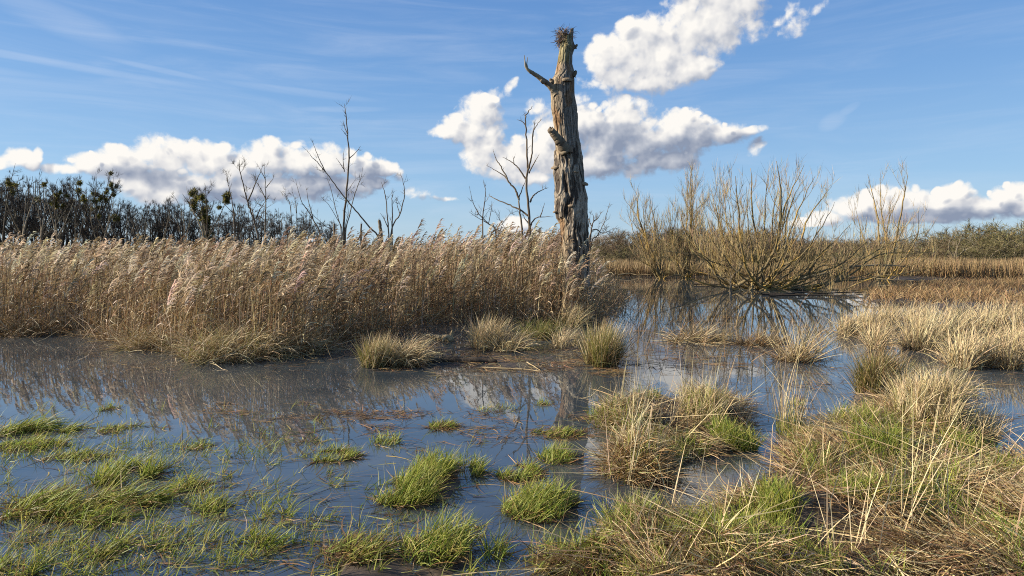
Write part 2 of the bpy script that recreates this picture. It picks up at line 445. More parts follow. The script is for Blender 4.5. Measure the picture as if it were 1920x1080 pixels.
def make_sky():
    w = bpy.data.worlds.new('World'); sc.world = w
    w.use_nodes = True
    nt = w.node_tree; N, L = nt.nodes, nt.links
    N.clear()
    def math_(op, a, b=None, clamp=False):
        m = N.new('ShaderNodeMath'); m.operation = op; m.use_clamp = clamp
        for i, q in enumerate((a, b)):
            if q is None: continue
            if isinstance(q, (int, float)): m.inputs[i].default_value = q
            else: L.new(q, m.inputs[i])
        return m.outputs[0]
    def remap(v, a, b, c=0.0, d=1.0, smooth=False):
        m = N.new('ShaderNodeMapRange')
        if smooth: m.interpolation_type = 'SMOOTHSTEP'
        for k, q in zip(('From Min', 'From Max', 'To Min', 'To Max'), (a, b, c, d)): m.inputs[k].default_value = q
        L.new(v, m.inputs['Value']); return m.outputs[0]
    def mixc(f, a, b):
        m = N.new('ShaderNodeMix'); m.data_type = 'RGBA'
        for k, q in ((0, f), (6, a), (7, b)):
            if isinstance(q, tuple): m.inputs[k].default_value = (*q, 1)
            elif isinstance(q, (int, float)): m.inputs[k].default_value = q
            else: L.new(q, m.inputs[k])
        return m.outputs[2]
    out = N.new('ShaderNodeOutputWorld'); bg = N.new('ShaderNodeBackground'); bg.inputs['Strength'].default_value = 0.054
    sky = N.new('ShaderNodeTexSky'); sky.sky_type = 'NISHITA'; sky.sun_disc = False
    sky.sun_elevation = SUN_EL; sky.sun_rotation = SUN_AZ
    sky.air_density = 1.0; sky.dust_density = 0.3; sky.ozone_density = 2.5; sky.altitude = 50
    tc = N.new('ShaderNodeTexCoord')
    sp = N.new('ShaderNodeSeparateXYZ'); L.new(tc.outputs['Generated'], sp.inputs[0])
    az = math_('ARCTAN2', sp.outputs[0], sp.outputs[1]); el = math_('ARCSINE', sp.outputs[2])
    cb = N.new('ShaderNodeCombineXYZ'); L.new(az, cb.inputs[0]); L.new(el, cb.inputs[1])
    gb = blob_group('cumulus_shapes', CLOUDS + PUFFS)

    hg = bpy.data.node_groups.new('cumulus_density', 'ShaderNodeTree')     # billowing density at a sky direction
    hg.interface.new_socket('Vector', in_out='INPUT', socket_type='NodeSocketVector')
    hg.interface.new_socket('H', in_out='OUTPUT', socket_type='NodeSocketFloat')
    hg.interface.new_socket('S', in_out='OUTPUT', socket_type='NodeSocketFloat')
    HN, HL = hg.nodes, hg.links
    gi = HN.new('NodeGroupInput'); go = HN.new('NodeGroupOutput')
    wn = HN.new('ShaderNodeTexNoise'); wn.inputs['Scale'].default_value = 22; wn.inputs['Detail'].default_value = 4
    HL.new(gi.outputs[0], wn.inputs['Vector'])
    ws = HN.new('ShaderNodeVectorMath'); ws.operation = 'SUBTRACT'; ws.inputs[1].default_value = (0.5, 0.5, 0.5)
    HL.new(wn.outputs['Color'], ws.inputs[0])
    wm = HN.new('ShaderNodeVectorMath'); wm.operation = 'MULTIPLY'; wm.inputs[1].default_value = (0.03, 0.02, 0)
    HL.new(ws.outputs[0], wm.inputs[0])
    wa = HN.new('ShaderNodeVectorMath'); wa.operation = 'ADD'
    HL.new(gi.outputs[0], wa.inputs[0]); HL.new(wm.outputs[0], wa.inputs[1])
    bl = HN.new('ShaderNodeGroup'); bl.node_tree = gb; HL.new(wa.outputs[0], bl.inputs[0])
    vo = HN.new('ShaderNodeTexVoronoi'); vo.voronoi_dimensions = '2D'; vo.feature = 'SMOOTH_F1'
    vo.inputs['Scale'].default_value = 27; vo.inputs['Detail'].default_value = 2.0; vo.inputs['Roughness'].default_value = 0.55
    vo.inputs['Smoothness'].default_value = 0.35
    HL.new(wa.outputs[0], vo.inputs['Vector'])
    fn = HN.new('ShaderNodeTexNoise'); fn.inputs['Scale'].default_value = 24; fn.inputs['Detail'].default_value = 3; fn.inputs['Roughness'].default_value = 0.6
    HL.new(gi.outputs[0], fn.inputs['Vector'])
    def hm(op, a, b):
        m = HN.new('ShaderNodeMath'); m.operation = op
        for i, q in enumerate((a, b)):
            if isinstance(q, (int, float)): m.inputs[i].default_value = q
            else: HL.new(q, m.inputs[i])
        return m.outputs[0]
    wg = HN.new('ShaderNodeGroup'); wg.node_tree = blob_group('torn_shreds', WISPS)
    dep = HN.new('ShaderNodeVectorMath'); dep.operation = 'MULTIPLY_ADD'; dep.inputs[1].default_value = (1e-7, 0, 0)
    HL.new(bl.outputs[0], dep.inputs[0]); HL.new(wa.outputs[0], dep.inputs[2]); HL.new(dep.outputs[0], wg.inputs[0])
    base = hm('SUBTRACT', 1.0, bl.outputs[0])
    base = hm('MAXIMUM', base, -2.0)
    shred = hm('MULTIPLY', hm('SUBTRACT', 0.70, wg.outputs[0]), 0.5)
    base = hm('MAXIMUM', base, shred)
    bil = hm('MULTIPLY', hm('SUBTRACT', 0.46, vo.outputs['Distance']), 0.55)
    f2 = HN.new('ShaderNodeTexNoise'); f2.inputs['Scale'].default_value = 85; f2.inputs['Detail'].default_value = 6; f2.inputs['Roughness'].default_value = 0.62; f2.inputs['Distortion'].default_value = 0.4
    HL.new(gi.outputs[0], f2.inputs['Vector'])
    fb = hm('ADD', hm('MULTIPLY', hm('SUBTRACT', fn.outputs['Fac'], 0.43), 1.5), hm('MULTIPLY', hm('SUBTRACT', f2.outputs['Fac'], 0.5), 1.1))
    HL.new(hm('ADD', hm('ADD', base, bil), fb), go.inputs[0])
    HL.new(hm('ADD', hm('MULTIPLY', base, 1.5), hm('ADD', hm('MULTIPLY', bil, 1.6), hm('ADD', hm('MULTIPLY', fn.outputs['Fac'], 1.1), hm('MULTIPLY', f2.outputs['Fac'], 0.35)))), go.inputs[1])

    h0 = N.new('ShaderNodeGroup'); h0.node_tree = hg; L.new(cb.outputs[0], h0.inputs[0])
    off = N.new('ShaderNodeVectorMath'); off.operation = 'ADD'; off.inputs[1].default_value = (-0.012, 0.014, 0)
    dep = N.new('ShaderNodeVectorMath'); dep.operation = 'MULTIPLY_ADD'; dep.inputs[1].default_value = (1e-7, 0, 0)
    L.new(h0.outputs[0], dep.inputs[0]); L.new(cb.outputs[0], dep.inputs[2]); L.new(dep.outputs[0], off.inputs[0])
    h1 = N.new('ShaderNodeGroup'); h1.node_tree = hg; L.new(off.outputs[0], h1.inputs[0])
    H = h0.outputs[0]
    alpha = remap(H, -0.22, 0.6, 0, 1, True)
    rel = math_('SUBTRACT', h0.outputs[1], h1.outputs[1])
    rel = math_('MULTIPLY', rel, 0.40)
    dg = blob_group('cumulus_undersides', DARKS)
    dn = N.new('ShaderNodeGroup'); dn.node_tree = dg; L.new(dep.outputs[0], dn.inputs[0])
    fl = N.new('ShaderNodeTexNoise'); fl.inputs['Scale'].default_value = 26; fl.inputs['Detail'].default_value = 5
    L.new(cb.outputs[0], fl.inputs['Vector'])
    dsum = math_('ADD', dn.outputs[0], math_('MULTIPLY', math_('SUBTRACT', fl.outputs['Fac'], 0.5), 2.8))
    dark = remap(dsum, -0.5, 1.9, 0.72, 0.0, True)
    shade = math_('ADD', math_('SUBTRACT', math_('ADD', 0.74, rel), dark), 0.0)
    r = N.new('ShaderNodeValToRGB')
    e = r.color_ramp.elements
    e[0].position = 0.0; e[0].color = (0.26, 0.31, 0.42, 1)
    e[1].position = 1.0; e[1].color = (0.96, 0.93, 0.88, 1)
    x = r.color_ramp.elements.new(0.45); x.color = (0.50, 0.53, 0.60, 1)
    x = r.color_ramp.elements.new(0.72); x.color = (0.76, 0.755, 0.76, 1)
    L.new(shade, r.inputs[0])
    cs = N.new('ShaderNodeVectorMath'); cs.operation = 'SCALE'; cs.inputs['Scale'].default_value = 9.6
    L.new(r.outputs[0], cs.inputs[0])
    # thin cirrus: long streaks drawn out sideways
    mp = N.new('ShaderNodeMapping'); mp.inputs['Scale'].default_value = (2.2, 20, 1); mp.inputs['Rotation'].default_value = (0, 0, R(4))
    L.new(cb.outputs[0], mp.inputs['Vector'])
    cn = N.new('ShaderNodeTexNoise'); cn.inputs['Scale'].default_value = 1.6; cn.inputs['Detail'].default_value = 7; cn.inputs['Roughness'].default_value = 0.62
    cn.inputs['Distortion'].default_value = 0.6
    L.new(mp.outputs[0], cn.inputs['Vector'])
    veil = remap(cn.outputs['Fac'], 0.38, 0.85, 0, 0.22, True)
    veil = math_('MULTIPLY', veil, remap(az, -0.2, 0.9, 1.0, 0.55))
    sg = blob_group('cirrus_streaks', [(120, 121, 300, 8, 3), (300, 131, 110, 6, 6), (60, 112, 200, 6, 1), (120, 40, 150, 30, 14), (560, 172, 150, 8, 3), (640, 205, 90, 6, -3), (-150, 112, 250, 10, 0), (1560, 228, 30, 16, -25), (1590, 206, 26, 8, -30)])
    sn = N.new('ShaderNodeGroup'); sn.node_tree = sg; L.new(dep.outputs[0], sn.inputs[0])
    st = math_('MULTIPLY', remap(sn.outputs[0], 0.0, 1.2, 0.26, 0, True), remap(cn.outputs['Fac'], 0.3, 0.7, 0.2, 1))
    veil = math_('MAXIMUM', veil, st)
    # paler air low down
    sat = N.new('ShaderNodeHueSaturation'); sat.inputs['Saturation'].default_value = 1.0; sat.inputs['Value'].default_value = 1.0
    L.new(sky.outputs[0], sat.inputs['Color'])
    gr = N.new('ShaderNodeValToRGB'); g = gr.color_ramp.elements     # clear winter blue, paler low down; brightened overhead, out of view, to fill shadows
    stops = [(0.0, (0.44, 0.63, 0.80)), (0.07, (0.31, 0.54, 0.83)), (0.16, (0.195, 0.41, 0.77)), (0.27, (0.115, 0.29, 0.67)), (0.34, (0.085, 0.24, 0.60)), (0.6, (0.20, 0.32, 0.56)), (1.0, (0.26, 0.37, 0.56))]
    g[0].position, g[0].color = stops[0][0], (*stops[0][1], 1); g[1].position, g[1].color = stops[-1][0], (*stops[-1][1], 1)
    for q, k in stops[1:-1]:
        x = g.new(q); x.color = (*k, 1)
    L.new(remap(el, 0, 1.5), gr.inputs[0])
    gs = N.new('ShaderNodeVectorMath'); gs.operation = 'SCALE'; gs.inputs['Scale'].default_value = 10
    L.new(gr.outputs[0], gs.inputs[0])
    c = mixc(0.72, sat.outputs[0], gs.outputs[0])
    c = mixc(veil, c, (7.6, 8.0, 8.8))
    bg2 = N.new('ShaderNodeBackground'); bg2.inputs['Strength'].default_value = 0.054
    bg3 = N.new('ShaderNodeBackground'); bg3.inputs['Strength'].default_value = 0.054
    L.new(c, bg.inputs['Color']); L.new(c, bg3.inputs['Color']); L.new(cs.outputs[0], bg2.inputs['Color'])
    inner = N.new('ShaderNodeMixShader'); L.new(alpha, inner.inputs[0]); L.new(bg3.outputs[0], inner.inputs[1]); L.new(bg2.outputs[0], inner.inputs[2])
    band = math_('MULTIPLY', math_('LESS_THAN', math_('ABSOLUTE', az), 0.95), math_('MULTIPLY', math_('GREATER_THAN', el, -0.01), math_('LESS_THAN', el, 0.47)))
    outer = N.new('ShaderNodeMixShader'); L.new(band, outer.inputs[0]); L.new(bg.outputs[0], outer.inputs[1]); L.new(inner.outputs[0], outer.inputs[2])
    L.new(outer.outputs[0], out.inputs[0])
    w.cycles.sampling_method = 'MANUAL'; w.cycles.sample_map_resolution = 512

def make_light_and_camera():
    li = bpy.data.lights.new('sun', 'SUN'); li.energy = 5.0; li.angle = R(0.5); li.color = (1.0, 0.89, 0.74)
    o = bpy.data.objects.new('sun', li); col.objects.link(o)
    d = Vector((math.sin(SUN_AZ) * math.cos(SUN_EL), math.cos(SUN_AZ) * math.cos(SUN_EL), math.sin(SUN_EL)))
    o.rotation_euler = d.to_track_quat('Z', 'Y').to_euler(); o.location = d * 50
    ca = bpy.data.cameras.new('camera'); co = bpy.data.objects.new('camera', ca); col.objects.link(co)
    ca.sensor_width = 36; ca.lens = 36 * F / 1920
    ca.shift_y = -(540 - HZ) / 1920
    ca.clip_start = 0.05; ca.clip_end = 6000
    co.location = (0, 0, CAMH); co.rotation_euler = (R(90), 0, 0)
    sc.camera = co
    sc.view_settings.view_transform = 'Standard'; sc.view_settings.look = 'None'
    sc.view_settings.exposure = 1.0; sc.view_settings.gamma = 1
    sc.render.engine = 'CYCLES'
    cy = sc.cycles
    cy.max_bounces = 6; cy.diffuse_bounces = 4; cy.glossy_bounces = 2; cy.transmission_bounces = 2; cy.transparent_max_bounces = 8
    cy.caustics_reflective = False; cy.caustics_refractive = False
    cy.sample_clamp_indirect = 4
    cy.use_denoising = False
    cy.pixel_filter_type = 'BLACKMAN_HARRIS'; cy.filter_width = 1.05

make_sky(); make_light_and_camera(); make_ground(); make_water()

# ------------------------------------------------------------------ reeds, grass and sedge
STRAW = [(0.56, 0.44, 0.23), (0.47, 0.35, 0.175), (0.64, 0.53, 0.31), (0.36, 0.25, 0.115), (0.52, 0.42, 0.25)]
BROWN = [(0.24, 0.145, 0.062), (0.17, 0.10, 0.045), (0.31, 0.20, 0.092), (0.12, 0.073, 0.036)]
REEDC = [(0.35, 0.245, 0.125), (0.27, 0.18, 0.088), (0.47, 0.35, 0.195), (0.19, 0.12, 0.06), (0.60, 0.48, 0.30)]
GREEN = [(0.23, 0.285, 0.038), (0.31, 0.36, 0.06), (0.13, 0.19, 0.028), (0.41, 0.42, 0.09), (0.48, 0.43, 0.13)]
DULLG = [(0.16, 0.175, 0.042), (0.22, 0.20, 0.055), (0.11, 0.135, 0.035), (0.30, 0.245, 0.08)]
PLUME = [(0.50, 0.40, 0.27), (0.38, 0.285, 0.175), (0.68, 0.575, 0.42), (0.25, 0.175, 0.10)]
U = rng.uniform
Nn = rng.standard_normal

def add_reeds(bs, bl, bp, q, h, lod, plume_share, wind=0.0):
    """stems into bs, leaves into bl, flowering heads into bp; q are base points, h stem heights"""
    n = len(q)
    base = on_ground(q, -0.05)
    az = wind + Nn(n) * 0.9
    lean = np.abs(Nn(n)) * 0.06 + (rng.random(n) < 0.12) * U(0.1, 0.7, n)
    curve = U(0.0, 0.22, n)
    K = 4
    c0 = jit(n, BROWN[:3] + REEDC, 0.2); c1 = jit(n, REEDC + STRAW[:1], 0.2)
    wid = U(0.007, 0.016, n) * (1.0 if lod == 0 else 1.4)
    pts = bs.blades(base, az, lean, curve, h, wid, K, c0, c1, twist=1.0, p=6)
    nl = (3, 2, 1)[lod]
    for _ in range(nl):                                   # long drooping leaves up the stem
        t = U(0.12, 0.92, n); i = np.minimum((t * K).astype(int), K - 1); fr = (t * K - i)[:, None]
        b = pts[np.arange(n), i] * (1 - fr) + pts[np.arange(n), i + 1] * fr
        bl.blades(b, wind + Nn(n) * 1.1, U(0.25, 1.0, n), U(0.5, 2.3, n), U(0.22, 0.55, n), U(0.012, 0.026, n) * (1, 1.3, 1.7)[lod],
                  (4, 3, 3)[lod], jit(n, REEDC + BROWN[:1], 0.18), jit(n, REEDC, 0.18), twist=0.8, kink=0.25, azw=0.5, zmin=0.0)
    k = np.where(rng.random(n) < plume_share * (1 - 0.9 * sstep(1060, 1100, CX + F * q[:, 0] / np.maximum(q[:, 1], 1))))[0]
    if len(k):
        m = len(k); tip = pts[k, -1]; pen = pts[k, -2]
        d = tip - pen; d /= np.linalg.norm(d, axis=1, keepdims=True)
        pl = U(0.32, 0.58, m)
        waz = wind + Nn(m) * 0.35
        nb = (22, 13, 8)[lod]
        pc = jit(m, PLUME, 0.12)
        ln = np.sqrt(np.sum(d[:, :2] ** 2, 1))
        stem = bs.blades(tip - d * 0.02, waz, np.arctan2(ln, d[:, 2]), U(0.3, 1.0, m), pl * 1.05, np.full(m, 0.007), 4, pc * 0.8, pc, twist=1)
        for j in range(nb):
            t = (j + U(0, 1, m)) / nb
            i = np.minimum((t * 4).astype(int), 3); fr = (t * 4 - i)[:, None]
            b = stem[np.arange(m), i] * (1 - fr) + stem[np.arange(m), i + 1] * fr
            prof = np.sin(np.clip(0.25 + t * 0.75, 0, 1) * math.pi) ** 0.7 * 0.75 + 0.25
            bp.blades(b, waz + Nn(m) * 0.5, U(0.25, 0.85, m), U(0.9, 2.2, m), pl * U(0.34, 0.62, m) * prof, U(0.016, 0.030, m) * (1, 1.4, 2.0)[lod],
                      (3, 2, 2)[lod], pc * U(0.8, 1.1, (m, 1)), pc * U(0.9, 1.25, (m, 1)), twist=1.0, azw=0.4, p=1.6)

def make_reed_bed():
    bs, bl, bp = Batch(), Batch(), Batch()
    # the bank facing us: dense, shorter at its very edge
    q = in_poly(REED, 60000)
    d = sdf(q, REED)
    dist = q[:, 1]
    vis = (np.abs(q[:, 0]) < dist * 0.84 + 1.5)
    near = vis & (d < 2.6) & (dist < 36) & (q[:, 0] > -24)
    # resample densely near the edge
    def pick(lo, hi, dens, y1=40):
        qq = []
        box = np.array([[-21, 12], [6, y1]])
        area = (box[1] - box[0]).prod()
        c = rng.uniform(box[0], box[1], (int(area * dens), 2))
        s = sdf(c, REED)
        return c[(s > lo) & (s <= hi) & (np.abs(c[:, 0]) < c[:, 1] * 0.84 + 1.2)]
    def hgt(q):
        s = sdf(q, REED)
        g = 1.0 + 0.16 * fbm(q[:, 0] * 0.7, q[:, 1] * 0.7, 3, 2)
        tall = 1.72 + 0.16 * sstep(-9, -2, q[:, 0]) + 0.28 * sstep(-4.5, -1.5, q[:, 0])
        px = CX + F * q[:, 0] / q[:, 1]
        return tall * g * (0.56 + 0.44 * sstep(-0.1, 1.5, s)) * (1 - 0.12 * sstep(1020, 1060, px) - 0.30 * sstep(1105, 1140, px)) * np.random.default_rng(3).uniform(0.70, 1.17, len(q))
    thin = lambda q: q[(fbm(q[:, 0] * 1.7, q[:, 1] * 1.7, 3, 5) > -0.12) & (rng.random(len(q)) > 0.85 * sstep(1105, 1140, CX + F * q[:, 0] / q[:, 1]))]
    a = thin(pick(0.05, 1.6, 95)); add_reeds(bs, bl, bp, a, hgt(a), 0, 0.20)
    b = thin(pick(1.6, 4.0, 55)); add_reeds(bs, bl, bp, b, hgt(b), 1, 0.24)
    c = thin(pick(4.0, 11, 22, 44)); add_reeds(bs, bl, bp, c, hgt(c), 2, 0.34)
    box = rng.uniform([-62, 24], [4, 72], (14000, 2))
    s = sdf(box, REED); dd = box[(s > 3) & (np.abs(box[:, 0]) < box[:, 1] * 0.84 + 1) & ((s > 11) | (box[:, 1] > 44) | (box[:, 0] < -21))]
    add_reeds(bs, bl, bp, dd, hgt(dd) * 1.0, 2, 0.7)
    # broken, leaning and fallen stems along the edge
    e = pick(-0.15, 1.4, 90); e = e[rng.random(len(e)) > 0.6 * sstep(600, 700, CX + F * e[:, 0] / e[:, 1])]
    n = len(e)
    bl.blades(on_ground(e, 0.02), U(0, 6.28, n), U(0.5, 1.35, n), U(-0.2, 0.6, n), U(0.4, 1.3, n), U(0.006, 0.013, n), 4,
              jit(n, REEDC + BROWN[:2], 0.15), jit(n, REEDC, 0.15), twist=1, kink=0.4, azw=0.3, zmin=0.01, p=5)
    e = pick(-0.05, 2.6, 130); e = e[rng.random(len(e)) > 0.85 * sstep(600, 700, CX + F * e[:, 0] / e[:, 1])]
    n = len(e)                                            # low tangle of old leaves
    bl.blades(on_ground(e, 0.0), U(0, 6.28, n), U(0.1, 1.2, n), U(0.3, 2.0, n), U(0.25, 0.75, n), U(0.007, 0.016, n), 3,
              jit(n, BROWN + REEDC[:2], 0.18), jit(n, REEDC + BROWN[:1], 0.15), twist=1, kink=0.3, azw=0.6, zmin=0.0)
    o = B('reed_stems', bs, M_STRAW); tag(o, 'straw brown reed stems standing packed in the wide reed bed behind the pool', 'reeds', kind='stuff')
    o = B('reed_leaves', bl, M_STRAW); tag(o, 'dry drooping reed leaves and fallen stalks tangled through the wide reed bed', 'reeds', kind='stuff')
    o = B('reed_plumes', bp, M_PLUME); tag(o, 'feathery beige plumes topping the wide reed bed, combed one way by wind', 'reed plumes', kind='stuff')

def make_far_reeds():
    b = Batch()
    def strip(pts, n, h, w, cols):
        poly = np.array(pts); q = in_poly(poly, n)
        hh = h * (1 + 0.25 * fbm(q[:, 0] * 0.3, q[:, 1] * 0.3, 2)) * U(0.75, 1.1, n)
        b.blades(on_ground(q, -0.03), U(0, 6.28, n), np.abs(Nn(n)) * 0.12, U(0, 0.5, n), hh, U(0.6, 1.3, n) * w, 3, jit(n, BROWN[:3] + cols[:1], 0.12), jit(n, cols, 0.12), twist=1, p=4)
    strip([(5, 50), (16, 51.5), (16, 56), (4, 58)], 5000, 1.15, 0.03, [(0.33, 0.24, 0.12), (0.27, 0.19, 0.10)])
    strip([(26, 47), (31, 45.5), (41, 45), (46, 46), (50, 52), (26, 53)], 9000, 1.3, 0.03, [(0.36, 0.26, 0.13), (0.30, 0.215, 0.105), (0.24, 0.165, 0.085)])
    strip([(41, 43), (60, 42), (70, 55), (46, 52)], 7000, 1.0, 0.03, [(0.20, 0.13, 0.065), (0.25, 0.17, 0.085)])
    strip([(16, 52), (27, 49), (27, 58), (16, 58)], 4500, 0.9, 0.03, [(0.30, 0.22, 0.10), (0.24, 0.18, 0.09)])
    strip([(5, 58), (80, 58), (95, 72), (4, 72)], 16000, 0.9, 0.04, [(0.27, 0.20, 0.095), (0.22, 0.17, 0.07), (0.17, 0.15, 0.05)])
    tag(B('far_reeds', b, M_STRAW), 'band of tan reeds lining the far shore behind the willows', 'reeds', kind='stuff')
    # low brown sedge meadow between the far shore and the tall straw grass
    b2 = Batch(); n = 24000
    q = in_poly(SEDGE, n); keep = np.abs(q[:, 0]) < q[:, 1] * 0.84 + 1; q = q[keep]; n = len(q)
    keep = fbm(q[:, 0] * 0.5, q[:, 1] * 0.5, 3, 4) > -0.25; q = q[keep]; n = len(q)
    b2.blades(on_ground(q, -0.02), 0.3 + Nn(n) * 1.4, U(0.1, 0.9, n), U(0.1, 1.2, n), U(0.25, 0.62, n), U(0.012, 0.024, n), 3, jit(n, BROWN, 0.15), jit(n, BROWN[:3] + STRAW[1:2], 0.15), twist=1, zmin=0)
    tag(B('sedge_meadow', b2, M_STRAW), 'low rusty brown sedge covering the wet meadow beyond the tall straw grass', 'sedge', kind='stuff')

def clump(name, label, cat, px, py, rx, ry, spec, group=None, hgt=0.0):
    """one tussock: spec is a list of (part name, count, length, width, lean, curve, colours, material, height offset)"""
    c = G(px, py); Y = c[1]
    sx = rx * Y / F; sy = max(sx * 0.55, min(ry * Y / F * (Y / CAMH), sx * 1.6))
    z = float(max(height(c[None])[0], 0.0)); c[2] = z
    root = empty(name, c, label, cat, group)
    for (part, n, Ln, W, lean, curve, cols, mat, azm, azs, kink) in spec:
        b = Batch()
        q = in_ellipse(c, sx, sy, n, 0.6)
        k_ = fbm(q[:, 0] * 3 / max(sx, 0.3), q[:, 1] * 3 / max(sy, 0.3), 2, 4) > -0.18; q = q[k_]; n = len(q)
        out = np.arctan2(q[:, 1] - c[1], q[:, 0] - c[0])
        rr = np.hypot((q[:, 0] - c[0]) / sx, (q[:, 1] - c[1]) / sy)
        z0 = np.maximum(height(q), -0.02) + hgt * (1 - rr ** 2)
        hum = name == 'straw_hummock'
        az = np.where(rng.random(n) < (0.15 if hum else 0.42), out + Nn(n) * 0.6, azm + Nn(n) * azs * (1.5 if hum else 1))
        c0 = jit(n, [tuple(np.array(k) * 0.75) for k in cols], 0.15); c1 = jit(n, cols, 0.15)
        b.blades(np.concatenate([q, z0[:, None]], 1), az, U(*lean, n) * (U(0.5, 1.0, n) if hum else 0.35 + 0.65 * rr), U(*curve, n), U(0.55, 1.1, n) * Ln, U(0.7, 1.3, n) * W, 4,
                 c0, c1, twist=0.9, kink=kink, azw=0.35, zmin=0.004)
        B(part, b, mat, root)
    return root

S = lambda n, L, W, lean, curve, cols=STRAW, azm=0.2, azs=0.8, kink=0.15, part='straw': (part, n, L, W, lean, curve, cols, M_STRAW, azm, azs, kink)
g_ = lambda n, L, W, lean, curve, cols=GREEN, azm=0.2, azs=0.8, kink=0.05, part='foliage': (part, n, L, W, lean, curve, cols, M_GREEN, azm, azs, kink)

def make_tussocks():
    T = 'tussock'
    # along the reed edge
    clump('sedge_tussock', 'broad shaggy sedge tussock spilling into the pool at the tip of the reed bank', T, 435, 668, 95, 14,
          [S(1500, 0.85, 0.010, (0.2, 1.25), (0.5, 1.8)), S(500, 0.6, 0.010, (0.3, 1.2), (0.3, 1.6), BROWN, part='litter'), g_(500, 0.55, 0.009, (0.1, 0.8), (0.1, 0.9), DULLG)], hgt=0.1)
    clump('sedge_tussock', 'low combed sedge tussock sloping off the reed bank beside the broad shaggy one', T, 300, 650, 70, 10,
          [S(900, 0.6, 0.010, (0.3, 1.3), (0.3, 1.5)), S(400, 0.5, 0.010, (0.3, 1.2), (0.3, 1.6), BROWN, part='litter'), g_(150, 0.4, 0.009, (0.1, 0.8), (0.1, 0.9), DULLG)], hgt=0.06)
    clump('sedge_tussock', 'dark sedge tussock with arching pale blades below the middle of the reeds', T, 545, 662, 55, 9,
          [S(700, 0.7, 0.010, (0.4, 1.4), (0.5, 1.6)), S(400, 0.5, 0.010, (0.3, 1.2), (0.3, 1.6), BROWN, part='litter')], hgt=0.04)
    clump('sedge_tussock', 'matted brown sedge edge at the far corner of the reed bank', T, 40, 628, 70, 7,
          [S(700, 0.55, 0.010, (0.6, 1.4), (0.2, 1.2), BROWN + STRAW[1:2])], hgt=0.04)
    clump('rush_tussock', 'round rush tussock, green at its base, alone in the pool before the reeds', T, 704, 686, 26, 6,
          [S(650, 0.62, 0.008, (0.05, 0.55), (0.1, 0.7), STRAW[1:]), g_(600, 0.5, 0.008, (0.05, 0.5), (0.0, 0.5), DULLG)])
    clump('sedge_tussock', 'brown tussock with blades arching over to one side, touching the round rush tussock', T, 757, 684, 32, 6,
          [S(650, 0.75, 0.009, (0.2, 0.9), (0.7, 1.7), azm=0.0, azs=0.5), S(350, 0.5, 0.009, (0.3, 1.0), (0.5, 1.4), BROWN, part='litter')])
    clump('grass_tussock', 'pale upright grass tussock on the mud in front of the dead trunk', T, 912, 650, 28, 8,
          [S(700, 0.75, 0.010, (0.0, 0.55), (0.0, 0.9)), g_(120, 0.4, 0.008, (0.0, 0.6), (0.0, 0.6), DULLG)])
    clump('grass_tussock', 'spreading tan tussock with fallen blades behind the dark floating log', T, 950, 655, 30, 6,
          [S(500, 0.65, 0.010, (0.3, 1.2), (0.3, 1.2))])
    clump('sedge_tussock', 'low dull green sedge tussock on the mud between pale grass and dead trunk', T, 1010, 632, 38, 7,
          [g_(700, 0.5, 0.010, (0.1, 0.9), (0.1, 0.8), DULLG), S(200, 0.5, 0.009, (0.3, 1.2), (0.2, 1.0), BROWN, part='litter')])
    clump('grass_tussock', 'small straw tussock on the mud at the foot of the dead trunk', T, 1052, 650, 24, 6,
          [S(400, 0.6, 0.010, (0.2, 1.1), (0.3, 1.3))])
    clump('grass_tussock', 'yellowish tussock growing between the reeds and the dead trunk base', T, 1065, 612, 24, 6,
          [S(400, 0.8, 0.010, (0.1, 0.8), (0.3, 1.2)), g_(150, 0.5, 0.009, (0.1, 0.8), (0.1, 0.8), DULLG)])
    clump('rush_tussock', 'upright rush tussock, yellow green with straw tips, standing in water past the dead trunk', T, 1128, 684, 30, 7,
          [S(520, 0.85, 0.008, (0.0, 0.5), (0.0, 0.6), STRAW[:4], azm=0.0), g_(900, 0.72, 0.008, (0.0, 0.45), (0.0, 0.4), DULLG + [(0.27, 0.24, 0.06)]), S(260, 0.75, 0.008, (0.6, 1.1), (0.2, 0.8), BROWN, azm=0.0, part='litter')])
    clump('grass_tussock', 'straw tussock fallen flat on the rippled water under the willow reflections', T, 1300, 640, 48, 5,
          [S(500, 0.7, 0.010, (1.0, 1.6), (0.0, 0.8)), S(300, 0.5, 0.010, (0.8, 1.5), (0.0, 0.8), BROWN, part='litter')])
    clump('grass_tussock', 'rusty brown sodden tussock floating beside the flattened straw one', T, 1415, 646, 42, 4,
          [S(500, 0.5, 0.010, (0.9, 1.5), (0.0, 0.8), BROWN), S(120, 0.6, 0.008, (0.5, 1.4), (0.0, 0.8))])
    clump('grass_tussock', 'wispy straw tussock leaning over in the open water before the tall straw grass', T, 1492, 676, 30, 5,
          [S(260, 1.15, 0.008, (0.5, 1.25), (0.0, 0.4), azm=0.3, azs=0.5), S(250, 0.5, 0.010, (0.9, 1.5), (0.0, 0.8), BROWN, part='litter')])
    clump('rush_tussock', 'large rush tussock, olive at its base, on a small islet amid blue water', T, 1645, 744, 36, 8,
          [S(800, 0.62, 0.007, (0.0, 0.6), (0.1, 0.8), BROWN[:3] + STRAW[1:4], azm=0.2), g_(1000, 0.5, 0.007, (0.0, 0.6), (0.0, 0.6), DULLG)], hgt=0.05)
    clump('sedge_tussock', 'drooping olive sedge tussock bending over the water behind the pale hummock', T, 1748, 744, 30, 7,
          [S(220, 0.7, 0.007, (0.5, 1.1), (0.5, 1.4), STRAW[1:4], azm=0.1, azs=0.5), g_(260, 0.6, 0.007, (0.4, 1.1), (0.4, 1.2), DULLG, azm=0.1, azs=0.5)])
